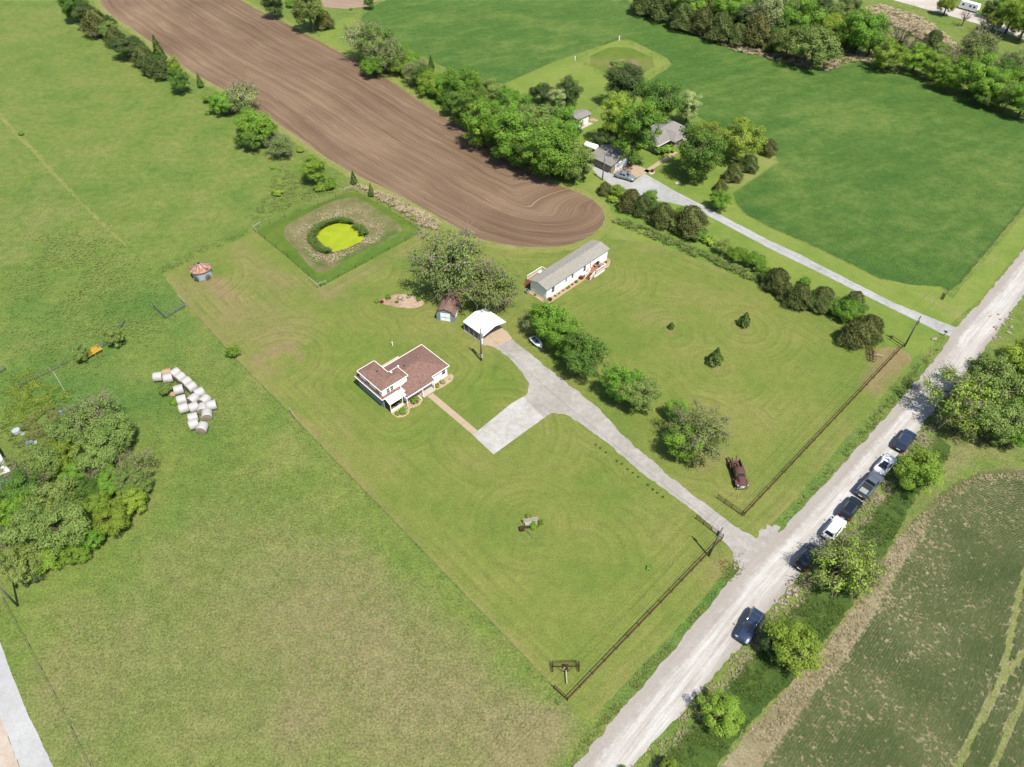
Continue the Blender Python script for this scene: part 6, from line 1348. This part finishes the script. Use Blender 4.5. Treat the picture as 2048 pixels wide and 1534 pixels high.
pile = G(345, 788); tag(MB().blob((0, 0, .12), 1.0, .6, .3, 4, .4).build('loose_hay', M['hayold'], None, True), 'spilled heap of tan hay beside the bales', 'hay').location = (pile.x, pile.y, 0)

# ------------------------------------------------------------------ antique dump rakes
def hay_rake(label, P, rz, seat=True):
    t = thing('hay_rake', label, 'hay rake', (P.x, P.y, 0), rz, 'antique hay rakes'); m = M['rustd']   # local +y: shafts, x: axle
    for s in (-1, 1):
        w = MB().ring((s * 1.75, 0, .68), .68, .035, (1, 0, 0), 26, 5)
        for k in range(7):
            a = math.pi * k / 7; w.bar((s * 1.75, .68 * math.cos(a), .68 + .68 * math.sin(a)), (s * 1.75, -.68 * math.cos(a), .68 - .68 * math.sin(a)), .025)
        w.build('wheel', m, t)
    MB().tube([(-1.75, 0, .68), (1.75, 0, .68)], .055, 8).build('axle', m, t); MB().tube([(-1.5, .1, .78), (1.5, .1, .78)], .04, 6).build('rake_bar', m, t)
    for k in range(25):
        x = -1.5 + 3.0 * k / 24; MB().tube([(x, .1, .78), (x, -.45, .95), (x, -.85, .70), (x, -.95, .3), (x, -.75, .05)], .014, 4).build('tine', m, t)
    for s in (-1, 1): MB().tube([(s * 1.1, .05, .7), (s * .5, .55, .6), (0, .75, .6)], .03, 5).build('brace', m, t)
    MB().bar((0, .5, .62), (0, 2.2, .55), .13, .13).build('drawbar', M['wood'], t); MB().bar((-.1, .15, .75), (-.12, .2, 1.2), .05).build('lever', m, t)
    MB().tube([(-.1, .1, 1.15), (-.1, .1, 1.2)], [.2, .24], 12).build('seat', m, t); MB().box(-.3, -.1, .1, .7, .55, .75).build('gearbox', m, t); MB().tube([(.2, .2, .7), (.2, .3, 1.0)], .1, 10).build('hub', M['rockm'], t)
hay_rake('antique hay rake with iron wheels at the lawn\'s bottom corner', G(1131, 1337), R(-88) - R(90)); hay_rake('antique hay rake beside the cedars at the fence\'s far end', G(1742, 712), R(-15) - R(90))

# ------------------------------------------------------------------ wooden display on the front lawn
def display():
    P = G(1062, 1049); t = thing('wooden_wagon_display', 'weathered pale wooden wagon rack with plants on the front lawn', 'wagon', (P.x, P.y, 0), R(12)); w = M['wood']
    for k in range(4): MB().box(-1.15, 1.15, .28, .34, .25 + k * .3, .43 + k * .3).build('rack_board', w, t)
    for x in (-1.1, -.35, .4, 1.1): MB().box(x - .05, x + .05, .34, .42, 0, 1.5).build('rack_post', w, t)
    for k in range(4): MB().box(-1.0, .9, -.5 + k * .2, -.34 + k * .2, .45, .5).build('bed_board', w, t)
    for s in (-1, 1):
        wh = MB().ring((s * .75, -.62, .42), .42, .035, (.2, 1, 0), 22, 5)
        for k in range(5):
            a = math.pi * k / 5; wh.bar((s * .75 + .42 * math.cos(a), -.62, .42 + .42 * math.sin(a)), (s * .75 - .42 * math.cos(a), -.62, .42 - .42 * math.sin(a)), .03)
        wh.build('wheel', M['rustd'], t)
    MB().bar((-1.0, -1.0, .35), (-.1, -2.6, .06), .07).build('tongue', M['polewood'], t)
    MB().box(-2.0, -1.25, -1.0, -.3, 0, .55).build('crate', M['rustd'], t)
display()
for x, y, r, m, lab in ((1066, 1055, .75, 'decid', 'green plants at the foot of the wooden wagon display'), (1083, 1046, .5, 'decid', 'green plant at the right of the wagon display'), (1056, 1034, .5, 'lime', 'yellow-green plant behind the wagon display')): shrub_at(G(x, y), r, m, lab, 'plants at the wagon display')
rock(G(1072, 1053), .28, 'round pink stone before the wagon display', 'rocks in the beds', 7)

# ------------------------------------------------------------------ small things
for i, (x, y) in enumerate([(1192, 890), (1201, 897), (1212, 906), (1234, 923), (1244, 929), (1256, 940), (1266, 947), (1277, 955), (1296, 971), (1306, 980), (1315, 987), (1326, 995)]):
    shrub_at(G(x, y), .22, 'deep', f'tiny seedling, {ORD[i]} from the top in the row beside the driveway', 'driveway seedlings', 'bush', 1.3, 'seedling')
def mailbox():
    P = G(1887, 672); t = thing('mailbox', 'dark mailbox on a post where the side driveway meets the road', 'mailbox', (P.x, P.y, 0), R(-45))
    MB().box(-.05, .05, -.05, .05, 0, 1.05).build('post', M['bark'], t)
    pr = [(-.12, 1.05), (.12, 1.05), (.12, 1.2)] + [(.12 * math.cos(R(a)), 1.2 + .12 * math.sin(R(a))) for a in (30, 60, 90, 120, 150)] + [(-.12, 1.2)]
    b = MB().loft([[(-.35, y, z) for y, z in pr], [(.3, y, z) for y, z in pr]]).build('box', M['black'], t); MB().box(.3, .32, -.1, .1, 1.06, 1.3).build('door', M['galv'], b); MB().box(0, .02, .13, .15, 1.2, 1.42).build('flag', M['lampr'], t)
mailbox()
def stones(px, lab0, n, seed, r0=.12, r1=.3, grp='loose pale stones'):
    rg = random.Random(seed)
    for i in range(n):
        p = G(px[0] + rg.uniform(-1, 1) * px[2], px[1] + rg.uniform(-1, 1) * px[3]); r = rg.uniform(r0, r1)
        o = MB().blob((0, 0, r * .3), r, r * .8, r * .55, seed * 50 + i, .4, 5, 8).build('stone', M['rockm'], None, False); o.location = (p.x, p.y, 0.02); tag(o, lab0, 'stone', grp)
stones((1868, 679, 4, 2), 'white rock in the small heap left of the mailbox', 4, 11, .25, .45, 'white rocks by the mailbox')
stones((1478, 1122, 10, 16), 'pale gravel stone scattered at the driveway mouth', 26, 12, .06, .2, 'driveway mouth stones')
stones((1583, 1180, 12, 18), 'pale broken concrete piece at the road\'s right edge', 22, 13, .1, .35, 'concrete pieces by the road'); stones((1560, 1210, 10, 14), 'pale broken concrete piece at the road\'s right edge', 14, 14, .1, .3, 'concrete pieces by the road')
stones((2000, 655, 22, 30), 'pale stone on the road\'s far right edge', 20, 15, .15, .4, 'stones on the far road edge')
def patio_set():
    for lab, x, y in (('pink patio chair on the mobile home deck nearest the wall', 15.7, -.6), ('pink patio chair at the outer rail of the deck', 16.3, -1.6)):
        t = thing('patio_chair', lab, 'chair', ML(x, y, .87), GRID, 'patio chairs'); m = M['pinkm']
        MB().box(-.28, .28, -.28, .28, .38, .44).build('seat', m, t); MB().box(-.28, .28, .24, .30, .44, .95).build('backrest', m, t)
        for sx in (-.25, .25):
            for sy in (-.25, .25): MB().box(sx - .02, sx + .02, sy - .02, sy + .02, 0, .38).build('leg', m, t)
    t = thing('grill', 'dark covered grill on the mobile home deck', 'grill', ML(16.5, -.5, .87), GRID); MB().box(-.3, .3, -.22, .22, .5, .8).build('firebox', M['plastic'], t); MB().loft([[(-.32, .24 * math.cos(q), .8 + .24 * math.sin(q)) for q in [math.pi * i / 6 for i in range(7)]], [(.32, .24 * math.cos(q), .8 + .24 * math.sin(q)) for q in [math.pi * i / 6 for i in range(7)]]]).build('lid', M['plastic'], t)
    for sx in (-.26, .26):
        for sy in (-.18, .18): MB().box(sx - .02, sx + .02, sy - .02, sy + .02, 0, .5).build('leg', M['plastic'], t)
M['pinkm'] = solid('pink_fabric', A(214, 150, 160), 0.8, 0.2)
patio_set()
def propane():
    P = ML(-1.0, 4.6); t = thing('air_conditioner', 'grey air conditioner unit at the end of the mobile home', 'air conditioner', P, GRID); MB().box(-.4, .4, -.4, .4, 0, .75).build('case', M['greysiding'], t); MB().tube([(0, 0, .75), (0, 0, .79)], .32, 16).build('fan_grille', M['plastic'], t)
propane()
def junk(lab, x, y, sx, sy, sz, m, rz, nm, cat):
    P = G(x, y); t = thing(nm, lab, cat, (P.x, P.y, 0), R(rz), 'odds and ends in the left garden'); return t
t = junk('grey overturned tub in the garden weeds at left', 34, 864, 1, 1, 1, 'galv', 20, 'stock_tank', 'tub'); MB().tube([(0, 0, 0), (0, 0, .5)], [.75, .68], 18).build('tub', M['galv'], t); MB().ring((0, 0, .5), .68, .03, (0, 0, 1), 18).build('rim', M['wire'], t)
t = junk('blue-grey garden cart with wooden tray at left', 66, 890, 1, 1, 1, 'galv', 25, 'garden_cart', 'cart'); MB().box(-.8, .8, -.45, .45, .35, .42).build('tray', M['wood'], t); MB().box(-.8, .3, -.4, .4, .42, .85).build('bin', M['plastic_blue'], t)
for x in (-.5, .5):
    for y in (-.5, .5): MB().tube([(x, y - .04, .2), (x, y + .04, .2)], .2, 10).build('wheel', M['tyre'], t)
t = junk('small blue bucket in the garden weeds at left', 48, 871, 1, 1, 1, 'b', 0, 'bucket', 'bucket'); MB().tube([(0, 0, 0), (0, 0, .4)], [.2, .26], 14).build('pail', M['plastic_blue'], t); MB().ring((0, 0, .4), .26, .02, (0, 0, 1), 14).build('rim', M['trim'], t)
t = junk('small teal barrel at the top of the left grove', 125, 829, 1, 1, 1, 'b', 0, 'barrel', 'barrel'); MB().tube([(0, 0, 0), (0, 0, .3), (0, 0, .6), (0, 0, .9)], [.27, .3, .3, .27], 14).build('drum', M['plastic_blue'], t); MB().ring((0, 0, .3), .3, .02, (0, 0, 1), 14).build('hoop', M['galv'], t)
# flower ring and ornaments in the neighbour's yard
pebble_bed('flower_ring', [(1297, 344), (1303, 339), (1310, 342), (1309, 348), (1301, 350)], .05, 'slab', seed=71); shrub_at(G(1304, 344), .55, 'red', 'dark red plant in the round bed by the neighbour\'s walk', 'neighbour yard plants')
pebble_bed('stone_ring', [(1349, 366), (1356, 363), (1362, 366), (1355, 370)], .05, 'slab', seed=72); pebble_bed('bare_patch', [(1177, 238), (1188, 236), (1199, 241), (1192, 244), (1180, 243)], .05, 'mulch', seed=73)
def far_post(lab, x, y, h): tag(MB().tube([(0, 0, 0), (0, 0, h)], .07, 6).tube([(0, 0, h), (0, 0, h + .05)], [.1, .05], 6).build('gate_post', M['bark'], None), lab, 'post', 'posts by the side driveway').location = (G(x, y).x, G(x, y).y, 0)
def leaning_panel():
    P = G(1885, 600); t = thing('field_gate', 'dark rectangular gate panel at the lush field\'s near corner', 'gate', (P.x, P.y, 0), R(52)); 
    for k in range(5): MB().box(0, 2.6, -.03, .03, .2 + k * .22, .26 + k * .22).build('bar', M['post_dark'], t)
    for x in (0, 2.6): MB().tube([(x, 0, -.1), (x, 0, 1.3)], .07, 6).build('post', M['post_dark'], t)
leaning_panel()
